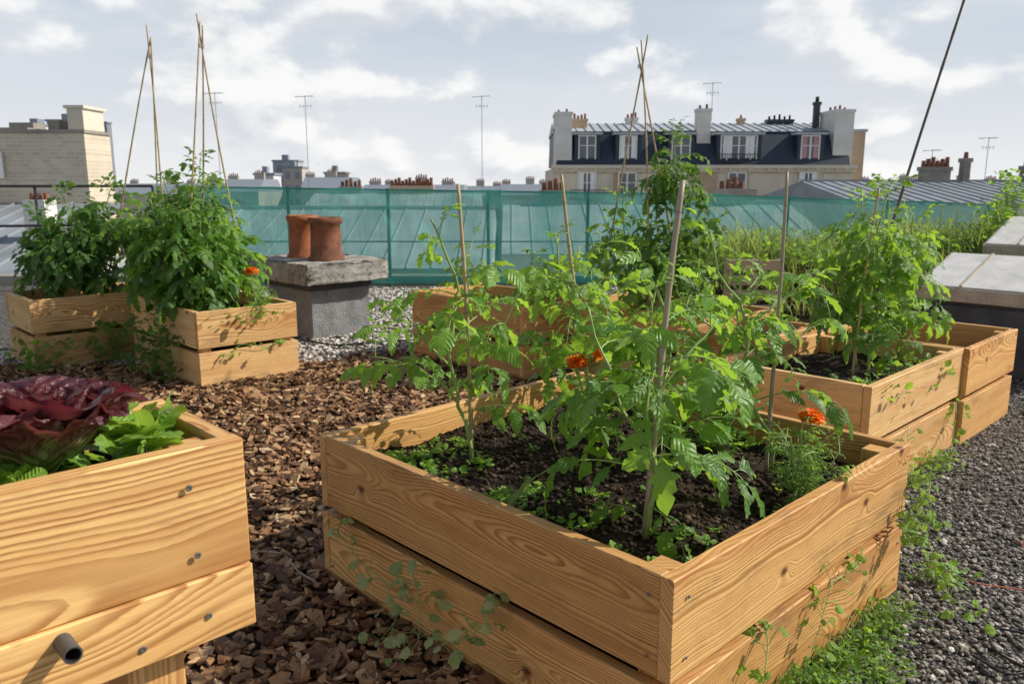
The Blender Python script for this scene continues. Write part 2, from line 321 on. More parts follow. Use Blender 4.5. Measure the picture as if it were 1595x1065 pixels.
# ------------------------------------------------------------------ planters
RECTS=[]
def screw(th,p,n,r=.006):
    mb=MB(); n=nrm(n); s=nrm(np.cross(n,Z)); an=np.arange(12)*math.pi/6
    ring=lambda rr,o:[p+n*o+rr*(math.cos(t)*s+math.sin(t)*Z) for t in an]
    v=ring(r,0)+ring(r*.85,.0018)+ring(r*.35,.0018)+ring(r*.3,.0006)
    F=[np.array([[i+k*12,(i+1)%12+k*12,(i+1)%12+k*12+12,i+k*12+12] for k in range(3) for i in range(12)]),(np.arange(12)+36)[None]]
    mb.add(v,F); part(th,'screw',mb,M['steel'])
def planter(c,la,lb,label,planks=((.0,.258),(.290,.56)),th=.038,soil=.45,wd='wood',group='wooden planter boxes on the roof',legs=False,seed=0,crumbs=0,postw=.07):
    rs=np.random.default_rng(seed); c=P(c[0],c[1]); t=thing('planter_box',c,label,'planter box',group)
    if not legs: RECTS.append((c,la,lb))
    zt=planks[-1][1]
    def side(o,ax,L,out):
        mb=MB()
        for z0,z1 in planks:
            j=rs.normal(0,.002); tl=rs.normal(0,.0025)
            box(mb,o+ax*L/2-out*(th/2)+Z*((z0+z1)/2)+out*j,L,th,z1-z0,ax+Z*tl,out,Z-ax*tl,ch=.003,tint=rs.random())
        part(t,'side_wall',mb,M[wd])
    side(c,B,lb,-A); side(c+A*la,B,lb,A)
    side(c+A*(th+.001),A,la-2*th-.002,-B); side(c+B*lb+A*(th+.001),A,la-2*th-.002,B)
    for i,(x,y) in enumerate(((0,0),(1,0),(0,1),(1,1))):
        mb=MB(); w=postw; zz=zt-.018 if not legs else zt-.012
        p=c+A*((th+w/2+.002) if not x else la-th-w/2-.002)+B*((th+w/2+.002) if not y else lb-th-w/2-.002)
        z0=.0 if not legs else planks[0][0]
        box(mb,p+Z*(z0+zz)/2,zz-z0,w,w,Z,A,B,ch=.003,tint=rs.random()); part(t,'corner_post',mb,M[wd])
    mb=MB(); o=c+A*(th+.001)+B*(th+.001); LA=la-2*th-.002;LB=lb-2*th-.002
    ph=rs.random(8)*6
    nz=lambda a,b:.010*np.sin(a*13+ph[0]+2*np.sin(b*7))+.009*np.sin(b*17+ph[1]+1.5*np.sin(a*9))+.005*np.sin(a*41+ph[2])*np.sin(b*37+ph[3])
    def fn(u,v):
        a=u*LA;b=v*LB; h=soil+nz(a,b)+rs.normal(0,.0025,u.shape); p=o[None,None]+a[...,None]*A+b[...,None]*B; return p[...,0],p[...,1],h
    grid(mb,fn,int(LA*60)+4,int(LB*60)+4)
    if crumbs:
        n=crumbs; a=rs.random(n)*LA;b=rs.random(n)*LB; r=.002+.010*rs.random(n)**3
        pos=o+a[:,None]*A+b[:,None]*B; pos[:,2]=soil+nz(a,b)+r*.4; pebbles(mb,pos,r,rs,mi=1)
    part(t,'soil',mb,[M['soil'],M['crumb']],True)
    return t
def ico():
    g=(1+5**.5)/2; v=[]
    for a in(-1,1):
        for b in(-g,g): v+=[(0,a,b),(a,b,0),(b,0,a)]
    v=np.array(v,float); v/=np.linalg.norm(v[0]); F=[]
    for i in range(12):
        for j in range(i+1,12):
            for k in range(j+1,12):
                if max(np.linalg.norm(v[i]-v[j]),np.linalg.norm(v[j]-v[k]),np.linalg.norm(v[i]-v[k]))<1.1:
                    n=np.cross(v[j]-v[i],v[k]-v[i]); F.append((i,j,k) if n@v[i]>0 else (i,k,j))
    return v,np.array(F)
IV,IF=ico()
def pebbles(mb,pos,r,rs,mi=0,flat=.65):
    n=len(pos); sc=np.stack([r*(.8+.7*rs.random(n)),r*(.7+.5*rs.random(n)),r*(flat*.7+.5*rs.random(n))],1)
    v=IV[None]*sc[:,None]*(1+rs.normal(0,.12,(n,12,1))); an=rs.random(n)*6.283; c,s=np.cos(an)[:,None],np.sin(an)[:,None]
    v=np.stack([v[...,0]*c-v[...,1]*s,v[...,0]*s+v[...,1]*c,v[...,2]],-1)+pos[:,None]
    mb.add(v.reshape(-1,3),(IF[None]+12*np.arange(n)[:,None,None]).reshape(-1,3),None,np.repeat(rs.random(n),12),mi)
P1=P(.375,1.718)
main=planter(P1[:2],1.56,1.445,'large square larch planter with tomatoes, seedlings and marigolds',crumbs=11000,soil=.445,seed=31,postw=.085)
for s in(.06,1.40):
    for z in(.34,.50,.06,.2): screw(main,P1+B*s+Z*z-A*.002,-A,.005)
for s in(.07,1.50):
    for z in(.34,.50,.06,.2): screw(main,P1+A*s+Z*z-B*.002,-B,.005)
planter((-2.25,5.66),1.30,.79,'square wooden planter packed with staked tomato plants',seed=4,wd='wood2')
planter((-3.80,6.27),.74,.97,'small wooden planter of leafy tomatoes beside another planter',seed=5,wd='wood2')
M1c=P(1.385,5.313); planter(M1c[:2],1.34,.8,'wooden planter with a tall cane wigwam and tomatoes',seed=6)
M2c=P(.083,5.91); planter(M2c[:2],1.36,.8,'long wooden planter behind the mulch path',seed=8)
R1c=P(1.624,3.526); planter(R1c[:2],.81,1.24,'wooden planter holding a dense tomato bush on gravel',seed=9,wd='wood2')
R2c=R1c+B*1.25-A*.03; planter(R2c[:2],.84,.92,'nearly empty wooden planter butted against its neighbour',seed=10,soil=.36,wd='wood')
R3c=R1c+A*.9+B*.62; planter(R3c[:2],.58,.8,'low wooden planter half hidden by tomato leaves',seed=11)
RC=P(-.486,1.40); rp=planter((RC-B*1.25)[:2],.38,1.25,'raised wooden trough on legs with red lettuce and drain pipe',planks=((.641,.7652),(.7665,1.008)),th=.036,soil=.955,legs=True,seed=23,wd='woodn',crumbs=500)
for i,(a,b) in enumerate(((.1,-.17),(.30,-.17),(.1,-1.1),(.30,-1.1))):
    mb=MB(); box(mb,RC+A*a+B*b+Z*.322,.644,.10,.10,Z,A,B,ch=.004,tint=.2+.2*i); part(rp,'leg',mb,M['wood'])
mb=MB(); box(mb,RC+A*.19-B*.625+Z*.655,1.17,.30,.02,B,A,Z,tint=.3); part(rp,'bottom_board',mb,M['wood'])
for t_,z in((.1075,.942),(.1015,.8145),(.09,.693),(.207,.677)): screw(rp,RC-B*t_+Z*z-A*.003,-A,.0065)
mb=MB(); pc=RC-B*.326+Z*.742; n=-A; s_=nrm(np.cross(n,Z)); r0,r1=.0145,.0118
for ro,mi in((r0,0),(r1,1)):
    tube(mb,[pc+n*-.02,pc+n*.055],ro,20,mi,cap=False)
an=np.arange(20)*2*math.pi/20; ring=lambda r,o:np.array([pc+n*o+r*(math.cos(t)*s_+math.sin(t)*Z) for t in an])
v=np.concatenate([ring(r0,.055),ring(r1,.055)]); mb.add(v,np.array([[i,(i+1)%20,(i+1)%20+20,i+20] for i in range(20)]))
mb.add(ring(r1,.0),np.arange(20)[None],mi=1); part(rp,'drain_pipe',mb,[M['pipe'],M['soot_and_shade']],True)  # bore and inner disc coloured near-black as the shade inside the pipe
# ------------------------------------------------------------------ ground structures
def sheet(name,pts,z,m):
    mb=MB(); mb.add([(x,y,z) for x,y in pts],np.arange(len(pts))[None]); solo(name,mb,m,None,None,kind='structure')
sheet('ground',[(-4000,-300),(4000,-300),(4000,6000),(-4000,6000)],-22,M['city'])
mb=MB(); bx(mb,-9.5,16,-4,12.1,-21.9,0,ch=.0); solo('roof_terrace',mb,M['gravel'],None,None,kind='structure')
def inrect(x,y,pad=0.):
    m=np.zeros(x.shape,bool)
    for c,la,lb in RECTS:
        dx,dy=x-c[0],y-c[1]; a=dx*A[0]+dy*A[1]; b=dx*B[0]+dy*B[1]
        m|=(a>-pad)&(a<la+pad)&(b>-pad)&(b<lb+pad)
    return m
def ab(x,y,c=P1): return (x-c[0])*A[0]+(y-c[1])*A[1],(x-c[0])*B[0]+(y-c[1])*B[1]
def inbark(x,y):
    a,b=ab(x,y); w=.05*np.sin(x*9)+.04*np.sin(y*13+1)
    return (a>w*.4+np.where(b>1.3,.45,.0))&(y<np.maximum(7.07+.63*(x+.9),6.35)+w*2)&(b<4.0)
tp=lambda a,b:tuple((P1+B*b+A*a)[:2])
sheet('mulch_path',[tp(0,-2.6),tp(0,1.4),tp(.45,1.5),tp(.45,3.9),(1.0,7.6),(-.9,7.0),(-1.8,6.4),(-4.6,6.3),(-5.2,3.)],.004,M['bark'])
N=90000; x=R.uniform(-4.2,2.6,N);y=R.uniform(1.3,7.8,N)
k=inbark(x,y)&(~inrect(x,y,.004))&(abs(x)<.68*y+.25)&(R.random(N)<np.clip(.95-.10*y,.32,.8)); x,y=x[k],y[k]; N=len(x)
an=np.sort(R.random((N,6))*.7+np.arange(6)[None]*1.0,1)*(2*math.pi/6.3)
rad=.7+.5*R.random((N,6)); L=.013+.034*R.random(N)**1.8; W=L*(.36+.42*R.random(N)); T=.002+.004*R.random(N)
px=np.cos(an)*rad*L[:,None];py=np.sin(an)*rad*W[:,None]; top=np.stack([px,py,np.repeat(T[:,None],6,1)],-1); bot=np.stack([px*.95,py*.95,-np.repeat(T[:,None],6,1)],-1)
v=np.concatenate([top,bot],1); v[...,2]+=R.normal(0,.0014,v.shape[:2])
al,be,ga=R.random(N)*6.28,R.normal(0,.36,N),R.normal(0,.36,N)
def rot(v,a,i,j):
    c,s=np.cos(a)[:,None],np.sin(a)[:,None]; o=v.copy(); o[...,i]=v[...,i]*c-v[...,j]*s;o[...,j]=v[...,i]*s+v[...,j]*c; return o
v=rot(v,be,0,2);v=rot(v,ga,1,2);v=rot(v,al,0,1); v+=np.stack([x,y,.008+.022*R.random(N)],-1)[:,None]
bs=12*np.arange(N)[:,None]
tq=np.array([[i,i+6,(i+1)%6+6,(i+1)%6] for i in range(6)])
mb=MB(); mb.add(v.reshape(-1,3),[bs+np.arange(6)[None],bs+np.arange(6,12)[::-1][None],(bs[...,None]+tq[None]).reshape(-1,4)],None,np.repeat(np.clip(R.random(N)**1.0,0,1),12))
solo('bark_chips',mb,M['chip'],'brown bark mulch chips covering the path','mulch',kind='stuff')
N=110000; x=R.uniform(.2,6.,N);y=R.uniform(1.2,7.5,N); k=(~inbark(x,y))&(~inrect(x,y,.0))&(x<.68*y+.3)&(R.random(N)<np.clip(1.3-.17*y,.22,1)); x,y=x[k],y[k]
N2=26000; x2=R.uniform(-4.5,3.5,N2);y2=R.uniform(5.5,11.4,N2); k=(~inbark(x2,y2))&(~inrect(x2,y2)); x2,y2=x2[k],y2[k]
mb=MB(); r=.0035+.009*R.random(len(x))**1.8; pebbles(mb,np.stack([x,y,.002+r*.6],1),r,R)
r=.009+.013*R.random(len(x2)); pebbles(mb,np.stack([x2,y2,.002+r*.5],1),r,R,mi=1)
solo('gravel',mb,[M['pebble'],M['pebblew']],'loose grey and white roof gravel','gravel',kind='stuff')
# ------------------------------------------------------------------ leaves
XS=np.array([0,.07,.14,.20,.28,.36,.42,.50,.58,.64,.73,.81,.88,1.])
HW=np.array([.01,.12,.24,.15,.28,.34,.21,.29,.28,.17,.20,.15,.07,.0])
def leaflet_templates(n,rs,hw=HW,xs=XS,fold=(.1,.6),droop=(.1,.8)):
    out=[]
    for i in range(n):
        l=hw*(.8+.4*rs.random(len(hw)));r=hw*(.8+.4*rs.random(len(hw)))
        y=np.stack([-l,-l*.5,0*l,r*.5,r],1); x=np.repeat(xs[:,None],5,1)+np.array([.06,.02,0,.02,.06])[None]*(hw[:,None]>.03)
        f=rs.uniform(*fold);d=rs.uniform(*droop);rp=rs.uniform(.05,.28);ph=rs.random()*6;tw=rs.normal(0,.35)
        z=f*np.abs(y)-d*x**2+rp*np.sin(x*16+ph+np.sign(y)*1.2)*np.abs(y)+tw*x*y-.5*np.abs(y)**2*2
        out.append(np.stack([x,y,z],-1).reshape(-1,3))
    return out
nr=len(XS); FT=np.array([[i*5+j,(i+1)*5+j,(i+1)*5+j+1,i*5+j+1] for i in range(nr-1) for j in range(4)])
LT=leaflet_templates(18,R)
OXS=np.linspace(0,1,nr); OHW=.34*np.sin(np.pi*OXS**.85)**.8+.0; OHW[0]=.02;OHW[-1]=0
OT=leaflet_templates(8,R,OHW,OXS,(.1,.4),(.1,.6))
RHW=.48*np.sqrt(np.clip(1-(2*OXS-1)**2,0,1)); RHW[0]=.05; RT=leaflet_templates(6,R,RHW,OXS,(0,.25),(0,.3))
def put(mb,T,o,D,N,L,tint,mi=0,w=1.):
    D=nrm(D); s=nrm(np.cross(N,D)); n=np.cross(D,s)
    mb.add(o+L*(T*np.array([1,w,1]))@np.array([D,s,n]),FT,T[:,:2],tint,mi)
def compound(mb,p,az,el,L,droop,rs,tint,mat_s=1,scale=1.,wd=.9):
    n=9; pts=[p]; e=el; a=az; st=L/(n-1)
    for i in range(n-1):
        d=np.array([math.cos(e)*math.cos(a),math.cos(e)*math.sin(a),math.sin(e)]); pts.append(pts[-1]+d*st)
        e=max(e-droop/(n-1)*(.5+1.1*i/(n-1)),-1.45); a+=rs.normal(0,.09)
    pts=np.array(pts); tube(mb,pts,np.linspace(.0032,.0012,n)*max(.6,L/.28),4,mat_s,tint=.6,cap=False)
    spec=[(.34,.21),(.46,.07),(.57,.31),(.69,.09),(.81,.32)]
    if L<.15: spec=[(.4,.2),(.62,.32),(.84,.26)]
    for t,sz in spec:
        f=t*(n-1);i=int(f);q=pts[i]+(pts[min(i+1,n-1)]-pts[i])*(f-i); T=nrm(pts[min(i+1,n-1)]-pts[max(i-1,0)])
        s=nrm(np.cross(T,Z)+1e-6); N=np.cross(s,T)
        for sg in(-1,1):
            al=rs.uniform(.75,1.2); D=T*math.cos(al)+sg*s*math.sin(al)+N*rs.normal(.0,.25)-Z*rs.uniform(.0,.5)
            D=nrm(D); pl=.10*sz*L*3; o=q+D*pl
            if sz>.15: tube(mb,[q,o],.0011,3,mat_s,tint=.6,cap=False)
            else: o=q
            put(mb,LT[rs.integers(18)],o,D,N+rs.normal(0,.38,3),L*sz*rs.uniform(.8,1.2)*scale,np.clip(tint+rs.normal(0,.15),0,1),0,rs.uniform(.85,1.2)*wd)
    T=nrm(pts[-1]-pts[-2]); s=nrm(np.cross(T,Z)+1e-6); N=np.cross(s,T)
    put(mb,LT[rs.integers(18)],pts[-1],T,N+rs.normal(0,.25,3),L*.38*scale,tint,0,1.1*wd)
def tomato(base,top,label,seed,nl=30,L=(.2,.34),br=2,brl=.35,leaf='leaf',fruits=0,wob=.03,start=.15,tone=0.,droop=(.8,2.2),rad=.008,tscale=1.08,brs=None,box_=None):
    rs=np.random.default_rng(seed); base=np.asarray(base,float);top=np.asarray(top,float)
    t=thing('tomato_plant',base,label,'tomato plant','tomato plants in the planters')
    n=18; s=np.linspace(0,1,n); w=np.cumsum(rs.normal(0,wob*.35,(n,2)),0); w-=w[0]
    pts=base+(top-base)*s[:,None]; pts[:,:2]+=w*.5+wob*np.stack([np.sin(s*9+seed)-math.sin(seed),np.cos(s*7+seed)-math.cos(seed)],1)*s[:,None]
    sm=MB(); fm=MB(); stems=[(pts,rad,1.)]
    at=lambda p,f:(lambda k:p[int(k)]+(p[min(int(k)+1,len(p)-1)]-p[int(k)])*(k-int(k)))(f*(len(p)-1))
    for b in range(br):
        if brs and b<len(brs): f,az,el,bl=brs[b]
        else: f=rs.uniform(.12,.7); az=rs.random()*6.28; el=rs.uniform(.4,1.1); bl=brl*rs.uniform(.6,1.2)
        o=at(pts,f); q=[o]
        for i in range(10):
            q.append(q[-1]+bl/10*np.array([math.cos(el)*math.cos(az),math.cos(el)*math.sin(az),math.sin(el)])); az+=rs.normal(0,.14); el+=rs.normal(-.02,.14)
        stems.append((np.array(q),rad*.65,.85))
    for k,(q,r,ls) in enumerate(stems):
        tube(sm,q,np.linspace(r,r*.45,len(q)),7,0,tint=.5)
        m=nl if k==0 else max(4,int(nl*.34)); az=rs.random()*6
        for i in range(m):
            st0=(start if k==0 else .2); f=st0+(1-st0)*((i+.6*rs.random())/m); f=min(f,.995); az+=2.4+rs.normal(0,.35)
            prof=.55+.6*math.sin(math.pi*min(1,f*.9+.12)) if f<.85 else .85-(f-.85)*3.2
            l=max(rs.uniform(*L)*prof*ls,.08); ti=np.clip(.20+.55*f+tone+rs.normal(0,.18),0,1); o=at(q,f); a_=az; dr=rs.uniform(*droop)*(1 if f<.9 else .4)
            if box_ is not None and o[2]-l*.5<.66:
                for tr in range(8):
                    tip=o+l*.95*np.array([math.cos(a_),math.sin(a_),0]); ta,tb=ab(tip[0],tip[1],box_[0])
                    if .04<ta<box_[1]-.04 and .04<tb<box_[2]-.04: break
                    a_+=.8
                else: continue
            compound(fm,o,a_,rs.uniform(.15,.85)+(.5 if f>.88 else 0),l,dr,rs,ti,scale=tscale)
    part(t,'stem',sm,M['stem'],True); part(t,'foliage',fm,[M[leaf],M['stem']],True)
    for i in range(fruits):
        c=at(pts,rs.uniform(.3,.7))+np.array([*rs.normal(0,.06,2),-.04]); r=rs.uniform(.013,.024); mb=MB()
        a=np.linspace(-math.pi/2,math.pi/2,9); lathe(mb,c,[(max(.0005,r*math.cos(q)),r*.88*math.sin(q)) for q in a],14)
        tube(mb,[c+Z*r*.85,c+Z*(r+.012),c+Z*(r+.03)+P(.01,.005)],.0018,5); part(t,'tomato',mb,M['fruit'],True)
    return t
def cane(p,q,label,r=.0065,m='cane',group='bamboo canes',name='bamboo_cane'):
    p=np.asarray(p,float);q=np.asarray(q,float); L=np.linalg.norm(q-p); n=max(8,int(L/.048)); s=np.linspace(0,1,n)
    pts=p+(q-p)*s[:,None]; pts[:,0]+=.012*np.sin(s*4+p[0]*5)*L*.5; rad=r*(1.05-.3*s); ph=(s*L*5.2)%1; rad=rad*(1+.14*((ph<.12)|(ph>.93)))
    mb=MB(); tube(mb,pts,rad,9); return solo(name,mb,M[m],label,'bamboo cane',loc=tuple(p),smooth=True,group=group)
sz=.445; MBX=(P1,1.56,1.445)
tomato((.393,2.20,sz),(.44,2.28,1.20),'staked leafy tomato plant in dark soil, largest of the bed',101,nl=15,L=(.22,.33),br=4,fruits=1,start=.05,rad=.0095,wob=.04,tscale=1.12,leaf='leafm',tone=.12,droop=(.6,1.7),brs=[(.35,2.5,.8,.46),(.5,.6,.8,.36),(.45,1.6,.9,.42),(.2,2.0,.8,.32)],box_=MBX)
cane((.385,2.22,sz-.02),(.485,2.32,1.47),'pale weathered bamboo stake beside a tomato plant',.0105,'canegrey')
tomato((-.154,2.85,sz),(-.22,2.87,1.34),'slender staked tomato plant with small green fruit',102,nl=12,L=(.20,.29),br=4,fruits=2,start=.20,tone=.1,wob=.05,tscale=1.08,droop=(.6,1.8),brs=[(.25,2.9,.9,.40),(.3,.2,1.0,.44),(.4,-2.6,.8,.32),(.45,1.5,.7,.3)],box_=MBX)
cane((-.145,2.87,sz-.02),(-.19,2.89,1.46),'slim bamboo stake in the corner of the bed',.008)
tomato((.933,2.76,sz),(.84,2.85,1.30),'lanky tomato plant leaning on a grey stake',103,nl=11,L=(.19,.30),br=3,start=.28,wob=.06,tscale=1.08,leaf='leafm',tone=.22,droop=(.6,1.8),brs=[(.45,.3,.4,.38),(.5,2.9,.8,.34),(.6,.2,.6,.38)],box_=MBX)
cane((.93,2.78,sz-.02),(.925,2.78,1.50),'thin grey stake with a tomato plant tied to it',.0075,'canegrey')
tomato((.33,3.52,sz),(.15,3.56,1.26),'pale young tomato plant at the bed corner',104,nl=16,L=(.17,.26),br=4,start=.15,tone=.28,brs=[(.5,2.9,.6,.35),(.4,.3,.7,.35),(.6,1.5,.9,.28),(.35,3.4,.6,.32)],box_=MBX)
cane((.36,3.58,sz-.02),(.22,3.6,1.50),'bamboo stake leaning among tomato leaves',.009)
tomato((.60,2.98,sz),(.50,3.05,1.08),'bushy tomato plant in the middle of the bed',105,nl=11,L=(.18,.27),br=3,brl=.32,tone=.15,start=.2,leaf='leaf',box_=MBX)
# R
tomato((1.88,4.15,sz),(2.0,4.3,1.46),'tomato bush with unripe fruit in a planter',111,nl=30,L=(.17,.26),br=4,brl=.34,leaf='leafm',fruits=4,tone=.1,start=.22)
tomato((1.95,4.45,sz),(1.88,4.5,1.40),'leafy tomato plant beside a dense bush',112,nl=24,L=(.16,.25),br=3,brl=.32,leaf='leafm',fruits=2,tone=.1,start=.3)
tomato((2.25,4.60,sz),(2.25,4.65,1.28),'leafy tomato plant next to a long dark pole',113,nl=20,L=(.16,.25),br=3,brl=.28,leaf='leafm',fruits=1,tone=.2,start=.3)
tomato((1.40,4.85,.4),(1.38,4.82,1.05),'leafy tomato plant between two planters',114,nl=12,L=(.16,.24),br=2,tone=.2)
cane((1.80,4.15,sz),(1.88,4.2,1.44),'bamboo stake inside a dense tomato bush',.007)
cane((1.95,4.5,sz),(2.60,4.78,2.85),'long dark pole leaning out above the tomatoes',.0085,'canedark')
# M
tomato((1.22,6.0,sz),(1.19,6.0,1.86),'tall dark tomato plant climbing a cane wigwam',121,nl=54,L=(.18,.28),br=6,brl=.32,leaf='leafd',tone=.08)
tomato((.85,6.3,sz),(.9,6.3,1.40),'leafy tomato plant at the foot of a wigwam',122,nl=26,L=(.17,.26),br=4,leaf='leafm',tone=.05)
tomato((.95,5.95,sz),(.92,5.9,1.0),'low leafy tomato plant at the planter edge',125,nl=14,L=(.17,.24),br=2,leaf='leafm',tone=.15)
tomato((.20,6.20,sz),(.12,6.1,.96),'young tomato plant behind the path planter',123,nl=14,L=(.17,.24),br=2,tone=.15,leaf='leafm')
tomato((-.35,6.75,sz),(-.40,6.70,.90),'small tomato plant in the long planter',124,nl=12,L=(.15,.22),br=2,tone=.15,leaf='leafm')
def wigwam(top,bases,ext):
    for b in bases:
        b=np.array(b,float); t=np.array(top,float)+R.normal(0,.012,3); d=nrm(t-b); cane(b,t+d*ext*R.uniform(.5,1.2),'tall thin bamboo cane tied into a wigwam',.0075)
    mb=MB(); an=np.linspace(0,18.8,40); tube(mb,np.stack([top[0]+.018*np.cos(an),top[1]+.018*np.sin(an),top[2]-.02+an*.0015],1),.0025,5)
    solo('twine_binding',mb,M['canegrey'],'twine lashing at the top of a cane wigwam','twine',loc=tuple(top),smooth=True,group='twine lashings')
wigwam((.93,6.1,2.30),[(.70,6.35,sz),(1.03,5.85,sz),(1.32,6.15,sz)],.2)
wigwam((-2.33,6.35,2.48),[(-2.50,6.0,sz),(-2.1,6.4,sz),(-2.62,6.7,sz)],.25)
wigwam((-2.94,6.85,2.48),[(-2.98,6.85,sz),(-3.6,7.0,sz),(-2.85,6.7,sz)],.22)
for i,(x,y,h) in enumerate(((-2.32,6.12,1.50),(-2.55,6.45,1.66),(-2.25,6.35,1.22),(-2.85,6.75,1.52),(-2.65,6.15,1.35),(-2.42,5.98,1.1))):
    tomato((x,y,sz),(x+.02,y,h),'tall bushy tomato plant growing up cane supports',130+i,nl=40,L=(.19,.29),br=5,brl=.32,leaf='leafd' if i%2 else 'leafm',tone=-.04+.10*(i%2),tscale=1.12)
for i,(x,y,h) in enumerate(((-3.65,6.75,1.40),(-3.95,6.9,1.2),(-3.45,6.95,1.45))):
    tomato((x,y,sz),(x,y,h),'bushy dark-leaved tomato plant in a small planter',140+i,nl=40,L=(.19,.29),br=5,brl=.34,leaf='leafd',tone=.03,tscale=1.12)
def marigold(base,flowers,label,seed,h=.2,extra=6,fr=1.):
    rs=np.random.default_rng(seed); base=np.asarray(base,float); t=thing('marigold_plant',base,label,'marigold','marigolds'); fm=MB()
    for f in list(flowers)+[base+np.array([*rs.normal(0,.05,2),h*rs.uniform(.5,1)]) for _ in range(extra)]:
        f=np.array(f,float); mid=(base+f)/2+np.array([*rs.normal(0,.012,2),0]); s=np.linspace(0,1,8)[:,None]; q=(1-s)**2*base+2*s*(1-s)*mid+s*s*f
        tube(fm,q,.0024,5,1)
        for j in range(1,8):
            for kx in range(2): compound(fm,q[j],rs.random()*6.28,rs.uniform(.1,.9),rs.uniform(.05,.085),.5,rs,rs.random(),scale=.8,wd=.7)
    part(t,'foliage',fm,[M['leaf'],M['stem']],True)
    for f in flowers:
        f=np.array(f,float); mb=MB()
        for ring,(r,el,npt) in enumerate(((.034,-.1,15),(.032,.25,15),(.027,.6,12),(.021,.95,9),(.015,1.3,6))):
            for j in range(npt):
                a=j*6.283/npt+ring*.3+rs.normal(0,.08); D=np.array([math.cos(a)*math.cos(el),math.sin(a)*math.cos(el),math.sin(el)])
                put(mb,RT[rs.integers(6)],f+D*.002,D,Z+rs.normal(0,.4,3),fr*r*rs.uniform(.85,1.15),rs.random(),0,1.1)
        tube(mb,[f-Z*.022,f-Z*.01,f],[.003,.007,.006],8,1); part(t,'flower',mb,[M['petal'],M['stem']],True)
marigold((.93,2.44,sz),[(.965,2.50,.725)],'marigold with one large orange bloom in the bed',201,.26,9,1.15)
marigold((.30,3.08,sz),[(.25,3.00,.795),(.31,3.02,.82)],'marigold with two orange blooms among tomatoes',202,.30,6,1.2)
marigold((-1.92,6.02,sz),[(-1.93,5.95,.83)],'marigold at the edge of a tomato planter',204,.3,6,1.3)
def leafy(name,base,label,cat,seed,n,L,leaf,T=OT,spread=.05,el=(.2,1.3),h=0.,group=None,w=1.):
    rs=np.random.default_rng(seed); base=np.asarray(base,float); mb=MB()
    for i in range(n):
        a=rs.random()*6.28; e=rs.uniform(*el); D=np.array([math.cos(a)*math.cos(e),math.sin(a)*math.cos(e),math.sin(e)])
        o=base+np.array([*rs.normal(0,spread,2),rs.random()*h]); pl=rs.uniform(.2,.6)*L; r=.0011*max(.6,L/.06); tube(mb,[base,base*.45+o*.55+Z*.15*(o[2]-base[2]),o,o+D*pl],[r,r,r*.9,r*.7],3,1,cap=False)
        N=Z-D*(D[2]); N=nrm(N+rs.normal(0,.2,3)) if e<1.4 else np.array([math.cos(a),math.sin(a),0])*-1
        put(mb,T[rs.integers(len(T))],o+D*pl,D-Z*.25,N,L*rs.uniform(.6,1.2),rs.random(),0,w)
    return solo(name,mb,[leaf,M['stem']],label,cat,loc=tuple(base),smooth=True,group=group)
leafy('herb_plant',(.78,2.95,sz),'bright green basil-like herb clump in the bed','herb',301,150,.05,M['leaf'],spread=.06,h=.2)
for i,(a,b,L_,n,el_) in enumerate(((.20,-.10,.085,9,(.3,1.2)),(.16,-.13,.070,10,(.4,1.2)),(.27,-.13,.095,9,(.4,1.2)),(.12,-.36,.055,16,(.5,1.3)),(.13,-.20,.050,12,(.4,1.2)),(.3,-.38,.10,12,(.5,1.3)))):
    leafy('green_lettuce',RC+A*a+B*b+Z*.965,'lime green leafy salad plant in the trough','lettuce',302+i,n,L_,M['lime'],spread=.012,el=el_,w=1.5,group='salad plants')
def redlettuce(base,seed,n=24,L=.2):
    rs=np.random.default_rng(seed); base=np.asarray(base,float); mb=MB()
    for i in range(n):
        k=i/n; a=i*2.4+rs.normal(0,.15); e=1.50-.70*k+rs.normal(0,.05); l=L*(.74+.26*k)*rs.uniform(.9,1.08)
        D0=np.array([math.cos(a),math.sin(a),0]); sd=np.cross(Z,D0); ph=rs.random(6)*6; of=.004+.016*k; cl=rs.uniform(.0,.9)
        def fn(u,v):
            t=v*2-1; s=u; r_=.55*l; wd=r_*(.14+.86*np.sin(np.pi*.5*np.clip(s/.66,0,1))**1.3)
            s2=s*(1-.34*np.abs(t)**2.4*np.clip((s-.3)/.7,0,1))
            ang=e-np.clip(s-.66,0,1)*cl
            rr=l*s2*np.cos(ang); zz=l*s2*np.sin(ang)
            ruf=.052*l*(np.abs(t)**1.7*s+s**4*1.0)*(np.sin(t*7+ph[0]+s*3)+.7*np.sin(t*14+ph[1]+s*5)+.3*np.sin(t*27+ph[5]))
            cup=.48*l*t*t*s*(1-.35*s); bl=.024*l*np.sin(s*19+ph[2]+2*np.sin(t*3))*np.sin(t*10+ph[3]); up=cup+ruf+bl
            p=D0[:,None,None]*(of+rr-np.sin(e)*up)+sd[:,None,None]*(wd*np.sin(t*1.35)/.976)+Z[:,None,None]*(zz+np.cos(e)*up)
            return base[0]+p[0],base[1]+p[1],base[2]+p[2]
        grid(mb,fn,26,31,tint=lambda u,v:np.clip(.0+.86*u**.8+.22*np.abs(v*2-1)*u-(.12 if k>.8 else 0)-.22*np.exp(-((v*2-1)/.09)**2)*(1-u)-(.25 if i%6==3 else 0),0,1))
    t=thing('red_lettuce',base,'dark purple ruffled butterhead lettuce growing in the trough','lettuce','salad plants'); part(t,'leaf_rosette',mb,M['lettuce'],True)
redlettuce(RC+A*.19-B*.285+Z*.955,47,19,.215); redlettuce(RC+A*.19-B*.52+Z*.955,42,18,.205)
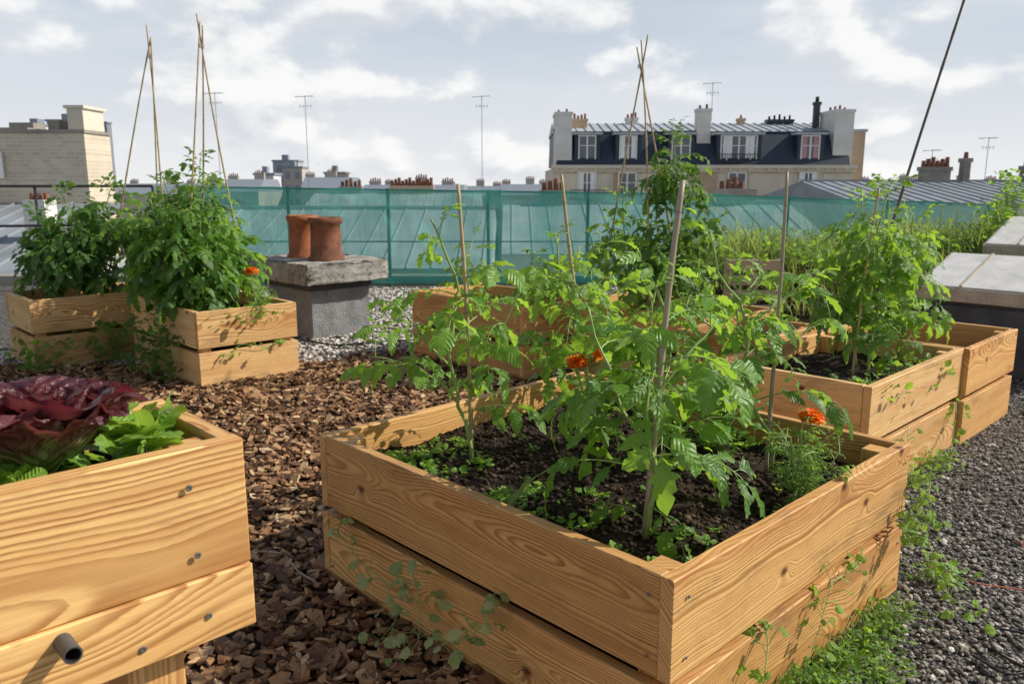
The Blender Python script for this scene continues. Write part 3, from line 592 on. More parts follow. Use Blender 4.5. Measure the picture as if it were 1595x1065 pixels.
# seedlings
rs=np.random.default_rng(55); mb=MB()
for i in range(380):
    if i<310: a=rs.uniform(.12,1.46); b=.08+abs(rs.normal(0,.14))
    else: a=rs.uniform(.1,1.45); b=rs.uniform(.08,1.35)
    if a>.9 : b=b*1.5
    if math.sin(a*11)+.5*math.sin(a*23+1)+rs.normal(0,.4)<-.35: continue
    o=P1+A*a+B*min(b,1.36)+Z*(sz+.0); s=rs.uniform(.014,.034); n=rs.integers(4,8)
    for j in range(n):
        an=rs.random()*6.28;e=rs.uniform(.1,1.); D=np.array([math.cos(an)*math.cos(e),math.sin(an)*math.cos(e),math.sin(e)]); put(mb,OT[rs.integers(8)],o+D*s*.4+Z*.006,D,Z+rs.normal(0,.2,3),s,rs.random(),0,1.1)
        tube(mb,[o,o+D*s*.45+Z*.006],.0008,3,cap=False)
solo('seedlings',mb,M['lime'],'bright green salad seedlings dotted over the soil','seedlings',kind='stuff')
for i,(x,y,n) in enumerate(((-2.15,5.95,150),(-1.95,6.15,120),(1.75,3.80,60),(2.15,4.2,60),(1.2,5.75,100),(.2,6.2,90),(-.2,6.6,90))):
    leafy('herb_plant',(x,y,sz),'low green leafy ground plant in a planter','herb',320+i,n,.05,M['lime'] if i%2 else M['leaf'],spread=.10,h=.07,group='low herbs in planters')
# vines
def vine(pts,label,seed,ls=.035,n=22,m='pale',pet=.05):
    rs=np.random.default_rng(seed); pts=np.asarray(pts,float); k=len(pts); s=np.linspace(0,k-1,k*7); q=np.stack([np.interp(s,np.arange(k),pts[:,i]) for i in range(3)],1)
    for _ in range(3): q[1:-1]=(q[:-2]+q[1:-1]*2+q[2:])/4
    t=thing('trailing_vine',tuple(q[0]),label,'vine','trailing vines'); sm=MB();fm=MB(); tube(sm,q,np.linspace(.0024,.0011,len(q)),5)
    for i in range(n):
        o=q[rs.integers(2,len(q))]; D=nrm(np.array([*rs.normal(0,1,2),rs.uniform(-.1,1.2)])); e=o+D*pet*rs.uniform(.5,1.3); tube(fm,[o,(o+e)/2+Z*.005,e],.0011,4,1,cap=False)
        put(fm,(RT if rs.random()<.5 else OT)[rs.integers(6)],e,nrm(D*[1,1,0]-Z*.3),Z*.8-A*.3-B*.4+rs.normal(0,.35,3),ls*rs.uniform(.6,1.3),rs.random(),0,1.)
    part(t,'stem',sm,M['stem'],True); part(t,'foliage',fm,[M[m],M['stem']],True)
F=lambda a,o,z:P1+A*a-B*o+Z*z
G=lambda b,o,z:P1+B*b-A*o+Z*z
vine([F(1.42,.0,.275),F(1.38,.05,.25),F(1.2,.06,.19),F(1.05,.08,.2),F(.95,.10,.12),F(1.0,.14,.03)],'pale yellow-green vine trailing from the planter gap',401,.034,26)
vine([F(.98,.0,.275),F(.93,.06,.27),F(.85,.09,.20),F(.82,.12,.10),F(.86,.16,.02)],'pale yellow-green vine trailing from the planter gap',402,.040,20)
vine([F(.62,.0,.275),F(.60,.05,.30),F(.55,.09,.26),F(.60,.12,.20),F(.7,.14,.15)],'pale green vine curling out of the planter gap',403,.040,20)
vine([G(1.40,.0,.275),G(1.38,.05,.33),G(1.35,.10,.30),G(1.28,.16,.24),G(1.2,.24,.16),G(1.25,.32,.10)],'green vine trailing over gravel from the planter',404,.036,34,'lime')
vine([G(1.1,.0,.275),G(1.0,.03,.26),G(.8,.03,.28),G(.7,.05,.2),G(.6,.06,.1)],'thin green vine along the planter side',405,.028,26,'lime')
vine([G(1.44,.02,.3),G(1.5,.06,.42),G(1.42,.08,.40),G(1.38,.12,.30)],'thin green vine along the planter side',406,.03,14,'lime')
vine([G(.45,.0,.275),G(.4,.04,.24),G(.3,.08,.16),G(.15,.12,.12),G(.1,.14,.04)],'thin green vine along the planter side',407,.034,26,'lime')
H=lambda b,o,z:R1c+B*b-A*o+Z*z
vine([H(.5,0,.27),H(.4,.04,.22),H(.25,.08,.14),H(.15,.12,.04)],'green weed growing out between boards',408,.035,22,'lime')
vine([H(1.2,0,.27),H(1.1,.04,.22),H(.95,.08,.1),H(.8,.12,.04)],'green weed growing out between boards',409,.035,22,'lime')
K=lambda b,o,z:P(-2.25,5.66)+B*b-A*o+Z*z
vine([K(.7,0,.27),K(.5,.03,.25),K(.3,.03,.3),K(.2,.05,.2)],'green weed growing out between boards',410,.035,16,'lime')
leafy('weed_tuft',P(-2.75,6.05,.02),'tall green weeds beside a planter','weed',440,110,.07,M['leafd'],spread=.10,h=.48,group='weeds on the roof')
leafy('weed_tuft',P(-2.55,5.85,.02),'tall green weeds beside a planter','weed',441,60,.06,M['leafd'],spread=.06,h=.4,group='weeds on the roof')
leafy('weed_tuft',P(-3.30,6.55,.02),'tall green weeds beside a planter','weed',442,110,.07,M['leafm'],spread=.12,h=.30,group='weeds on the roof')
leafy('weed_tuft',P(-3.72,6.18,.02),'tall green weeds beside a planter','weed',443,90,.06,M['leafm'],spread=.12,h=.22,group='weeds on the roof')
for i,(b,o,n,l) in enumerate(((.30,.12,300,.024),(.42,.18,220,.020),(.16,.10,240,.026),(.62,.13,180,.018),(.72,.25,100,.016),(.95,.08,160,.020),(.85,.18,100,.017),(1.2,.06,130,.022),(.5,.36,100,.016),(.05,.2,180,.026),(.65,.07,200,.022),(.35,.32,140,.017),(1.08,.07,120,.020),(.5,.08,220,.024),(.8,.07,190,.022),(.2,.26,180,.022),(.55,.24,110,.017))):
    leafy('weed_tuft',G(b,o,.0),'low green stonecrop weeds on gravel','weed',450+i,n,l,M['leaf'] if i%3 else M['lime'],T=OT,spread=.05,h=.065,group='weeds on the roof')
for i,(b,o) in enumerate(((2.3,-.38),(2.6,-.35),(2.9,-.36),(1.9,-.15),(1.6,.08))):
    leafy('weed_tuft',G(b,o,0),'low green stonecrop weeds on gravel','weed',480+i,70,.028,M['lime'],spread=.06,h=.08,group='weeds on the roof')
def wire(name,pts,r,m,label,cat,n=60,ns=6):
    pts=np.array(pts,float);k=len(pts); s=np.linspace(0,k-1,n); q=np.stack([np.interp(s,np.arange(k),pts[:,i]) for i in range(3)],1)
    for _ in range(6): q[1:-1]=(q[:-2]+q[1:-1]*2+q[2:])/4
    mb=MB(); tube(mb,q,r,ns); solo(name,mb,m,label,cat,loc=tuple(q[0]),smooth=True)
wire('garden_hose',[G(1.15,.34,.02),G(1.1,.45,.02),G(1.25,.52,.03),G(1.4,.45,.03),G(1.35,.32,.03),G(1.2,.38,.03),G(1.17,.55,.02),G(1.35,.8,.02)],.0035,M['blackrub'],'thin black irrigation hose coiled on gravel','hose')
wire('orange_string',[G(1.7,.0,.02),G(1.65,.2,.025),G(1.8,.45,.02),G(1.75,.8,.025)],.0022,M['orange'],'faded orange string lying on gravel','string')
wire('orange_string',[G(2.2,.2,.02),G(2.0,.3,.025),G(1.9,.6,.02),G(2.2,.9,.025)],.0022,M['orange'],'faded orange string lying on gravel','string')
wire('twig',[P(-1.02,2.98,.03),P(-.9,2.95,.035),P(-.8,2.80,.03),P(-.72,2.72,.035)],.004,M['canegrey'],'pale dry twig lying on bark mulch','twig')
wire('garden_hose',[P(-2.2,7.6,.02),P(-1.6,7.15,.025),P(-1.0,7.4,.025),P(-.4,7.5,.02)],.009,M['blackrub'],'black hose lying on white gravel','hose')
mb=MB()
for i in range(3): box(mb,P(3.52,5.15,.03)+A*(-.11*i),.55,.10,.02,B,A,Z,tint=.2*i+.1)
for i in(-1,1): box(mb,P(3.52,5.15,.0105)-A*.11+B*.2*i,.32,.05,.018,A,B,Z,tint=.5)
solo('wooden_board',mb,M['oldwood'],'pale weathered board lying on gravel','board',loc=(3.5,5.2,0))
# ------------------------------------------------------------------ chimney stack
ch=P(-1.88,7.50); t=thing('chimney_stack',ch,'squat roughcast chimney with lichen-covered concrete cap','chimney')
mb=MB(); box(mb,ch+A*.44+B*.33+Z*.235,.84,.66,.47,A,B,Z,ch=.01); part(t,'base',mb,M['render'])
mb=MB(); box(mb,ch+A*.44+B*.33+Z*.506,.88,.70,.068,A,B,Z,ch=.01); part(t,'collar',mb,M['bitumen'])
def rough_slab(c,la,lb,h):
    import bmesh
    bm=bmesh.new(); bmesh.ops.create_cube(bm,size=1.)
    bmesh.ops.bevel(bm,geom=bm.edges[:],offset=.02,segments=1,affect='EDGES'); bmesh.ops.subdivide_edges(bm,edges=bm.edges[:],cuts=9,use_grid_fill=True)
    v=np.array([q.co[:] for q in bm.verts]); v=v*[la,lb,h]; v+=R.normal(0,.0045,v.shape)
    f=[[q.index for q in p.verts] for p in bm.faces]; w=c+v[:,:1]*A+v[:,1:2]*B+v[:,2:]*Z; mb=MB()
    for k in set(map(len,f)): mb.add(w,np.array([q for q in f if len(q)==k]))
    bm.free(); return mb
part(t,'cap_slab',rough_slab(ch+A*.46+B*.33+Z*.637,1.20,.92,.19),M['conc'],True)
def pot(p,r,h,label,m):
    mb=MB(); lathe(mb,p,[(r*1.18,0),(r*1.18,.025),(r*1.03,.045),(r*.97,h*.5),(r*.95,h-.07),(r*1.10,h-.055),(r*1.12,h-.005),(r*1.04,h),(r*.86,h-.003),(r*.84,h-.2),(r*.82,.02)],36)
    mb.add([p+Z*(h-.19)+.8*r*np.array([math.cos(a),math.sin(a),0]) for a in np.arange(24)*math.pi/12],np.arange(24)[None],mi=1)
    solo('chimney_pot',mb,[M[m],M['soot_and_shade']],label,'chimney pot',loc=tuple(p),smooth=True,group='chimney pots')
pot(ch+A*.64+B*.30+Z*.734,.138,.42,'reddish terracotta chimney pot on a concrete cap','terra'); pot(ch+A*.22+B*.31+Z*.734,.150,.41,'brown sooty terracotta chimney pot on a concrete cap','terrad')
# ------------------------------------------------------------------ netting fence
FY=11.6; fx=[-4.7,6.9]; ft=lambda x:np.interp(x,[-4.7,2.75,6.9],[1.42,1.31,1.17])
t=thing('net_fence',(-4.7,FY,0),'green debris netting stretched over metal fence posts','fence')
for x in np.arange(-4.6,7,1.42):
    mb=MB(); tube(mb,[(x,FY,0),(x,FY,float(ft(x))+.02)],.026,8); part(t,'post',mb,M['post'])
mb=MB(); xs=np.linspace(-4.7,6.9,30); tube(mb,[(q,FY-.01,float(ft(q))) for q in xs],.014,6); part(t,'rail',mb,M['post'])
mb=MB(); tube(mb,[(q,FY-.01,.65) for q in xs],.010,6); part(t,'rail',mb,M['post'])
mb=MB(); grid(mb,lambda u,v:((fx[0]+u*(fx[1]-fx[0])),FY-.045+.02*np.sin(u*90+2*np.sin(u*23))*np.sin(v*3.1)+.015*np.sin(v*8+u*40),.05+v*(ft(fx[0]+u*(fx[1]-fx[0]))-.04+.012*np.sin(u*70))),300,14); part(t,'netting',mb,M['net'],True)
mb=MB(); bx(mb,-9.4,15.9,11.75,12.05,0,.14); solo('parapet',mb,M['conc2'],'low concrete parapet at the roof edge','wall')
t=thing('guard_rail',(-9,10.5,0),'thin black metal guard rail at the roof edge','railing')
for z in(1.43,.9):
    mb=MB(); tube(mb,[(-9.3,10.5,z),(-5.0,11.4,z)],.018,8); part(t,'rail',mb,M['iron'])
for f in(0,.33,.66,1):
    mb=MB(); p=P(-9.3,10.5)+(P(-5.0,11.4)-P(-9.3,10.5))*f; tube(mb,[p,p+Z*1.43],.018,8); part(t,'post',mb,M['iron'])
# ------------------------------------------------------------------ meadow bed
def edge(x,y): return np.clip(np.minimum(np.minimum((x-1.7)/6.9,1-(x-1.7)/6.9)*9,np.minimum((y-8)/3.3,1-(y-8)/3.3)*6),0,1)
def hbed(x,y): return .64+.08*np.sin(x*1.3)+.05*np.sin(y*2.1+x)
mb=MB(); grid(mb,lambda u,v:(1.7+u*6.9,8.0+v*3.3,hbed(1.7+u*6.9,8.0+v*3.3)*edge(1.7+u*6.9,8.0+v*3.3)),60,30); solo('meadow_bed',mb,M['soil'],None,None,kind='structure')
rs=np.random.default_rng(77); N=16000; x=rs.uniform(1.9,8.4,N);y=rs.uniform(8.1,11.2,N); h=rs.uniform(.08,.34,N)*(.6+.6*np.sin(x*2.1+y)**2+.25*np.sin(x*5.3)); h=np.where(rs.random(N)<.05,h*1.9,h); a=rs.random(N)*6.28; lean=rs.uniform(.05,.6,N)*h*2; w=rs.uniform(.004,.011,N)
z0=hbed(x,y)*edge(x,y)-.03; s=np.stack([np.cos(a),np.sin(a),0*a],1); d=np.stack([-np.sin(a),np.cos(a),0*a],1); b0=np.stack([x,y,z0],1)
vv=[]
for f,wf in((0,1),(.5,.8),(1,.05)):
    c=b0+d*(lean*f*f)[:,None]+Z*(h*f)[:,None]; vv+=[c-s*(w*wf)[:,None],c+s*(w*wf)[:,None]]
v=np.stack(vv,1); bs=6*np.arange(N)[:,None]; mb=MB(); tn=np.clip(.5+.4*np.sin(x*3.1+1)*np.sin(y*2.3)+rs.normal(0,.3,N),0,1); mb.add(v.reshape(-1,3),[bs+np.array([[0,1,3,2]]),bs+np.array([[2,3,5,4]])],None,np.repeat(tn,6))
solo('meadow_grass',mb,M['grass'],'tall wild grass on the green roof bed','grass',kind='stuff')
for i in range(64):
    x=rs.uniform(2.0,8.2);y=rs.uniform(8.1,10.8); leafy('meadow_shrub',(x,y,float(hbed(x,y)*edge(x,y))),'leafy wild plant among tall grass','wild plant',500+i,80,.06,M[['leaf','lime','lime','leafm'][i%4]],spread=.17,h=rs.uniform(.1,.34),group='wild plants on the green roof')
for i,(x,y,h) in enumerate(((5.75,9.4,1.6),(6.0,9.9,1.45),(5.5,9.2,1.2))):
    leafy('young_vine_shrub',(x,y,.5),'tall yellow-green climbing shrub','shrub',580+i,150,.08,M['lime'],spread=.11,h=h-.5,group='tall shrubs')
for i,(x,y) in enumerate(((-4.9,6.4),(-5.1,7.2))):
    leafy('weed_tuft',(x,y,.0),'tall dry green weeds beside a planter','weed',590+i,90,.08,M['leaf'],spread=.15,h=.7,group='weeds on the roof')
t=thing('wooden_pallet',(2.3,7.5,0),'old slatted wooden pallet leaning by the grass bed','pallet')
for i in range(5):
    mb=MB(); bx(mb,1.98,2.5,7.40,7.42,.12+i*.14,.215+i*.14,tint=i*.2); part(t,'slat',mb,M['oldwood'])
for x in(2.0,2.24,2.48):
    mb=MB(); bx(mb,x-.02,x+.02,7.425,7.5,0,.78,tint=.3); part(t,'stringer',mb,M['oldwood'])
# ------------------------------------------------------------------ skylights
def skylight(c,la,lb,z0,z1,label):
    c=P(*c); t=thing('skylight',c,label,'skylight','roof skylights'); m=MB()
    o=c; box(m,o-A*la/2+B*lb/2+Z*(z0-.08)/2,la-.08,lb-.08,z0-.08,A,B,Z,ch=.01); part(t,'upstand',m,M['bitumen'])
    up=nrm(B*lb+Z*(z1-z0)); nn=nrm(np.cross(-A,up)); nn=nn if nn[2]>0 else -nn; LL=math.hypot(lb,z1-z0); ce=o-A*la/2+B*lb/2+Z*(z0+z1)/2
    m=MB()
    for sg in(-1,1):
        box(m,ce+up*sg*(LL/2-.03),la,.06,.11,A,up,nn,tint=.3); box(m,ce+A*sg*(la/2-.03),LL-.122,.06,.11,up,A,nn,tint=.6)
    part(t,'frame',m,M['lidframe'])
    m=MB()
    for q in(-.25,.25): box(m,ce+nn*.072+A*la*q*1.0,LL-.05,.02,.012,up,A,nn,ch=.002)
    part(t,'glazing_bar',m,M['lidframe'])
    m=MB(); box(m,ce+nn*.060,la-.05,LL-.05,.012,A,up,nn,ch=.003); part(t,'glazed_panel',m,M['panel'])
    m=MB(); v=[o,o-A*la,o-A*la+B*lb,o+B*lb]; v=[q+(-A*.06 if i in(0,3) else A*.06)+(B*.06 if i<2 else -B*.06) for i,q in enumerate(v)]
    v=[q+Z*(z0-.078) for q in v]+[q+Z*((z0 if i<2 else z1)-.055) for i,q in enumerate(v)]
    m.add(v,np.array([[0,1,5,4],[1,2,6,5],[2,3,7,6],[3,0,4,7]])); part(t,'curb',m,M['bitumen'])
skylight((3.27,6.50),1.35,.8,.60,.82,'tilted weathered white skylight hatch on dark upstand')
skylight((4.95,8.5),1.3,.9,.78,1.05,'off-white panelled roof skylight on dark upstand')
# ------------------------------------------------------------------ buildings
def window(th,x,y,z,w,h,fr='white',gl='glass',mull=True,cur=False):
    m=MB(); f=.09
    bx(m,x-w/2,x+w/2,y-.10,y-.02,z,z+f,ch=.0);bx(m,x-w/2,x+w/2,y-.10,y-.02,z+h-f,z+h,ch=0)
    bx(m,x-w/2,x-w/2+f,y-.10,y-.02,z+f,z+h-f,ch=0);bx(m,x+w/2-f,x+w/2,y-.10,y-.02,z+f,z+h-f,ch=0)
    if mull: bx(m,x-.05,x+.05,y-.09,y-.03,z+f,z+h-f,ch=0); bx(m,x-w/2+f,x-.05,y-.08,y-.04,z+h*.6,z+h*.6+.05,ch=0); bx(m,x+.05,x+w/2-f,y-.08,y-.04,z+h*.6,z+h*.6+.05,ch=0)
    quad(m,[(x-w/2+f,y-.05,z+f),(x+w/2-f,y-.05,z+f),(x+w/2-f,y-.05,z+h-f),(x-w/2+f,y-.05,z+h-f)],mi=1)
    if cur:
        for sg in(-1,1): quad(m,[(x+sg*w*.3-.12*w,y-.055,z+f),(x+sg*w*.3+.12*w,y-.055,z+f),(x+sg*w*.3+.12*w,y-.055,z+h-f),(x+sg*w*.3-.12*w,y-.055,z+h-f)],mi=2)
    part(th,'window',m,[M[fr],M[gl],M['curtain'] if cur!=2 else M['white']])
def chimney(th,x,y,z0,z1,w,d,m='plaster',pots=4,pm='terrad',ps=.62):
    b=MB(); bx(b,x-w/2,x+w/2,y-d/2,y+d/2,z0,z1-.22,ch=0); bx(b,x-w/2-.06,x+w/2+.06,y-d/2-.06,y+d/2+.06,z1-.218,z1,ch=.0)
    for i in range(pots):
        px=x-w/2+w*(i+.5)/pots; hh=(.35+.12*((i*7)%3))*ps; r=.15*ps; lathe(b,(px,y,z1),[(r,0),(r*.85,hh),(r,hh+.03),(.02,hh+.05)],10,mi=1)
    part(th,'chimney',b,[M[m],M[pm]])
def haussmann():
    x0,x1,Y=2.95,24.9,60.; t=thing('apartment_building',(14,Y,-22),'cream Parisian apartment block with dark slate mansard roof','building')
    m=MB(); bx(m,x0,x1,Y,Y+13,-22,2.55,ch=0)
    for xx in (5.47,10.4,18.9,23.9): bx(m,xx-1.6 if xx<20 else xx-1.2,xx+1.6 if xx<20 else xx+.95,Y-.06,Y,-22,2.2,ch=0)
    part(t,'wall',m,M['stone'])
    m=MB()
    for a_,b_ in((7.4,8.7),(12.3,15.0),(17.6,20.3),): bx(m,a_,b_,Y-.05,Y-.003,-22,2.2,ch=0)
    part(t,'brick_panel',m,M['brickr'])
    m=MB(); bx(m,x0-.1,x1+.1,Y-.45,Y+.3,2.553,2.80,ch=0); bx(m,x0-.1,x1+.1,Y-.25,Y+.1,2.3,2.55,ch=0)
    for xx in np.arange(x0+.3,x1,.7): bx(m,xx-.08,xx+.08,Y-.40,Y-.255,2.36,2.552,ch=0)
    part(t,'cornice',m,M['stone'])
    m=MB(); yt=Y+1.3
    m.add([(x0+.3,Y-.1,2.8),(x1-.3,Y-.1,2.8),(x1-.3,yt,5.25),(x0+.3,yt,5.25),(x0+.3,Y+13,2.8),(x1-.3,Y+13,2.8),(x1-.3,Y+11.6,5.25),(x0+.3,Y+11.6,5.25)],np.array([[0,1,2,3],[5,4,7,6],[4,0,3,7],[1,5,6,2]]))
    part(t,'mansard_roof',m,M['slate'])
    m=MB(); m.add([(x0+.2,yt-.1,5.255),(x1-.2,yt-.1,5.255),(x1-.2,Y+6,6.15),(x0+.2,Y+6,6.15),(x0+.2,Y+11.7,5.255),(x1-.2,Y+11.7,5.255)],[np.array([[0,1,2,3],[3,2,5,4]]),np.array([[4,0,3],[1,5,2]])])
    for xx in np.arange(x0+.6,x1-.3,.65):
        box(m,(xx,(yt-.1+Y+6)/2,(5.255+6.15)/2+.05),.06,math.hypot(4.8,.9),.06,(1,0,0),(0,4.8,.895),(0,-.895,4.8),ch=0)
    part(t,'zinc_roof',m,M['zinc'])
    for xx,w,cur in((5.47,1.3,0),(8.45,1.3,2),(12.3,1.4,0),(16.5,2.7,2),(21.7,1.4,1)):
        m=MB(); yb=Y+.1
        for sg in(-1,1): bx(m,xx+sg*(w/2+.15)-.12,xx+sg*(w/2+.15)+.12,yb,yb+1.6,3.0,4.95,ch=0,mi=0)
        bx(m,xx-w/2-.45,xx+w/2+.45,yb-.18,yb+1.8,4.952,5.12,ch=0,mi=1); bx(m,xx-w/2-.3,xx+w/2+.3,yb-.05,yb+1.0,2.85,2.995,ch=0)
        part(t,'dormer',m,[M['slate'],M['zinc']]); window(t,xx,yb+.14,3.0,w,1.93,cur=cur)
        if w>2:
            for dx in(-.85,.85):
                m=MB(); bx(m,xx+dx-.05,xx+dx+.05,yb-.0,yb+.035,3.0,4.9,ch=0); part(t,'window_mullion',m,M['white'])
    for j,xx in enumerate((5.47,8.4,12.2,16.4,21.6)):
        for z in(.35,-3.,-6.3): window(t,xx,Y-.07,z,1.35,1.95,cur=2 if j%2==0 else 0)
    for xx in(5.47,16.4,21.6):
        m=MB(); bx(m,xx-1.3,xx+1.3,Y-.75,Y-.065,.05,.2,ch=0)
        part(t,'balcony',m,M['stone'])
        m=MB()
        for q in np.arange(xx-1.25,xx+1.3,.14): bx(m,q-.015,q+.015,Y-.73,Y-.70,.2,1.0,ch=0)
        bx(m,xx-1.28,xx+1.28,Y-.74,Y-.69,1.0,1.05,ch=0); part(t,'railing',m,M['iron'])
    m=MB()
    for q in np.arange(14.9,18.1,.18): bx(m,q-.015,q+.015,Y-.2,Y-.17,2.8,3.55,ch=0)
    bx(m,14.9,18.1,Y-.21,Y-.16,3.55,3.6,ch=0); part(t,'railing',m,M['iron'])
    chimney(t,3.75,Y+1.6,2.8,6.55,1.2,3.,pots=2); chimney(t,4.9,Y+3.5,5.3,6.3,1.6,.8,'brickr',6)
    chimney(t,14.05,Y+1.3,3.2,6.85,1.0,1.0,pots=2,pm='soot_and_shade'); chimney(t,24.1,Y+1.8,2.8,6.75,1.4,3.,pots=4); chimney(t,23.0,Y+3.,5.3,7.5,.4,.4,'bitumen',1,'soot_and_shade',1.)
    chimney(t,9.4,Y+5.5,5.7,6.55,.9,.6,pots=3); chimney(t,18.0,Y+5.5,5.7,6.5,.5,.5,'brickr',1); chimney(t,21.0,Y+5.4,5.7,6.4,2.0,.7,'slate',5,'soot_and_shade')
haussmann()
def antenna(x,y,z0,z1,label='rooftop television aerial on a thin mast'):
    t=thing('tv_antenna',(x,y,z0),label,'antenna','rooftop aerials'); s=y/60.; r=.022*max(.45,s)
    m=MB(); tube(m,[(x,y,z0),(x,y,z1)],r,5); part(t,'mast',m,M['aerial'])
    m=MB(); L=1.3*s; tube(m,[(x-L*.55,y,z1-.12*s),(x+L*.45,y,z1-.02*s)],r*.7,4)
    for f in np.linspace(-.5,.42,7): tube(m,[(x+L*f,y-.3*s,z1-.08*s),(x+L*f+.05,y+.3*s,z1-.08*s)],r*.5,4)
    tube(m,[(x-L*.35,y,z1-.75*s),(x+L*.35,y,z1-.72*s)],r*.6,4)
    for f in(-.3,-.1,.1,.3): tube(m,[(x+L*f,y,z1-.9*s),(x+L*f,y,z1-.6*s)],r*.5,4)
    part(t,'aerial',m,M['aerial'])
antenna(-14.2,40,0,5.75); antenna(-9.9,40,0,5.6); antenna(-1.45,40,0,5.6); antenna(14.6,61,6,8.7); antenna(25.9,45,1.5,3.95); antenna(22.9,45,1.5,3.3)
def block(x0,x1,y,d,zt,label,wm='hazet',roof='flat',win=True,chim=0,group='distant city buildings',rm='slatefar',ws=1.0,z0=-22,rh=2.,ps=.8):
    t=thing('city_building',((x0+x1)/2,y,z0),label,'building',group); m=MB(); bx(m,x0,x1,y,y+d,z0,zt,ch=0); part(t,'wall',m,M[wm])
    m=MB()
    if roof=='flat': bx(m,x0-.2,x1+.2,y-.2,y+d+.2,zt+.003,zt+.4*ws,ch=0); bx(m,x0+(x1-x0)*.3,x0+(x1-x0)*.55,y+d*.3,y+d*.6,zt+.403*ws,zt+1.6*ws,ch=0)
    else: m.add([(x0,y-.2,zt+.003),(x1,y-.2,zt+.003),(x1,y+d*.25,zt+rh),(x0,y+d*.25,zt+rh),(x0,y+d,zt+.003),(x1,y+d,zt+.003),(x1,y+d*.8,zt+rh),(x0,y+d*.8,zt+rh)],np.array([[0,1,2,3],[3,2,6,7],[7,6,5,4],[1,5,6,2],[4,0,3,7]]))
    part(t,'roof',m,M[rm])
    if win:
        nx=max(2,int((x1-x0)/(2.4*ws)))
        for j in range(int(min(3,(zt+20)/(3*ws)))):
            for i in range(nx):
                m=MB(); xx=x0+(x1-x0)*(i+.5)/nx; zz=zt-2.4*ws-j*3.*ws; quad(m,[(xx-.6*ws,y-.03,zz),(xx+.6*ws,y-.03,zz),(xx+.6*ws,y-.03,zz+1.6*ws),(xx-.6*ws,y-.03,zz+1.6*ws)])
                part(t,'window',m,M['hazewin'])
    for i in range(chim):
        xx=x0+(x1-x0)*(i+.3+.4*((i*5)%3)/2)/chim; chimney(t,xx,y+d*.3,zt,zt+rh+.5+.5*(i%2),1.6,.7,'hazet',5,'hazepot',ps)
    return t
X=lambda px,Y:(px-797.5)/1283.*Y
hz=lambda py,Y:ZC+((532.5-py)*.9813-241.4)/(1230.5+.1925*(532.5-py))*Y
for (a,b,py,Y,wm,rf,c) in ((340,400,279,130,'hazet','m',2),(395,425,273,150,'hazew','flat',0),(425,464,252,190,'haze','flat',0),(440,470,262,185,'hazet','flat',0),(466,540,276,140,'hazet','m',3),(505,536,271,160,'hazet','flat',0),(535,612,290,170,'haze','m',2),(560,720,288,110,'hazet','m',3),(690,790,290,160,'haze','m',3),(780,862,287,150,'hazet','m',3),(1350,1440,283,150,'hazet','m',2),(1430,1600,284,120,'haze','m',3),(180,345,286,160,'hazet','m',4)):
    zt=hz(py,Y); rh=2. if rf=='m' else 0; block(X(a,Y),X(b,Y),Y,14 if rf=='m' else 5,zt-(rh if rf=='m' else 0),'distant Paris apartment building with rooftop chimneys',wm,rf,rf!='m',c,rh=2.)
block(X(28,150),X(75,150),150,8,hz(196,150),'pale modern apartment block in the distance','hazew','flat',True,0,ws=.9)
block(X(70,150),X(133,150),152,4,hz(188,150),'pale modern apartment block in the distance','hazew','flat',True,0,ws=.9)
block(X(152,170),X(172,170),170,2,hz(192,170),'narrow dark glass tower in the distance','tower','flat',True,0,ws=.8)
t=thing('brick_building',(-13,22,-22),'old pale brick gable building with chimney and lean-to roof','building')
m=MB(); bx(m,-18,-11.35,22,23.4,-22,2.78,ch=0); part(t,'wall',m,M['brick'])
m=MB(); bx(m,-18,-12.8,21.95,23.4,2.783,2.92,ch=0); bx(m,-12.799,-11.31,21.95,23.4,2.783,2.87,ch=0); part(t,'coping',m,M['conc2'])
m=MB(); bx(m,-11.80,-11.38,22.1,23.2,2.87,3.42,ch=0); bx(m,-11.86,-11.32,22.05,23.3,3.422,3.5,ch=0); part(t,'chimney',m,M['stone'])
m=MB(); bx(m,-13.55,-12.9,22.4,23.,2.92,3.08,ch=0); part(t,'chimney',m,M['conc2'])
m=MB(); bx(m,-12.5,-12.2,22.4,23.,2.87,3.15,ch=0); part(t,'chimney',m,M['conc2'])
window(t,-13.75,21.97,1.6,.4,.7)
m=MB(); m.add([(-18,16,-.45),(-9.6,16,-.45),(-10.4,21.94,.95),(-18,21.94,.95)],np.array([[0,1,2,3]]))
for xx in np.arange(-17.8,-10.4,.5): box(m,(xx,18.97,.27),.04,6.05,.05,(1,0,0),(0,5.94,1.4),(0,-1.4,5.94),ch=0)
part(t,'lean_to_roof',m,M['zincd'])
m=MB(); bx(m,-18,-9.7,16.2,21.9,-22,-.46,ch=0); part(t,'lean_to_wall',m,M['plaster'])
m=MB(); bx(m,-11.1,-10.6,18.5,19.0,-.2,1.1,ch=0)
for i in range(3): lathe(m,(-11.0+.16*i,18.75,1.1),[(.06,0),(.05,.13),(.06,.15),(.02,.15)],10,mi=1)
part(t,'chimney',m,[M['plaster'],M['terrad']])
for i in range(5): window(t,-15.5+i*1.2,16.17,-1.75,.6,1.1)
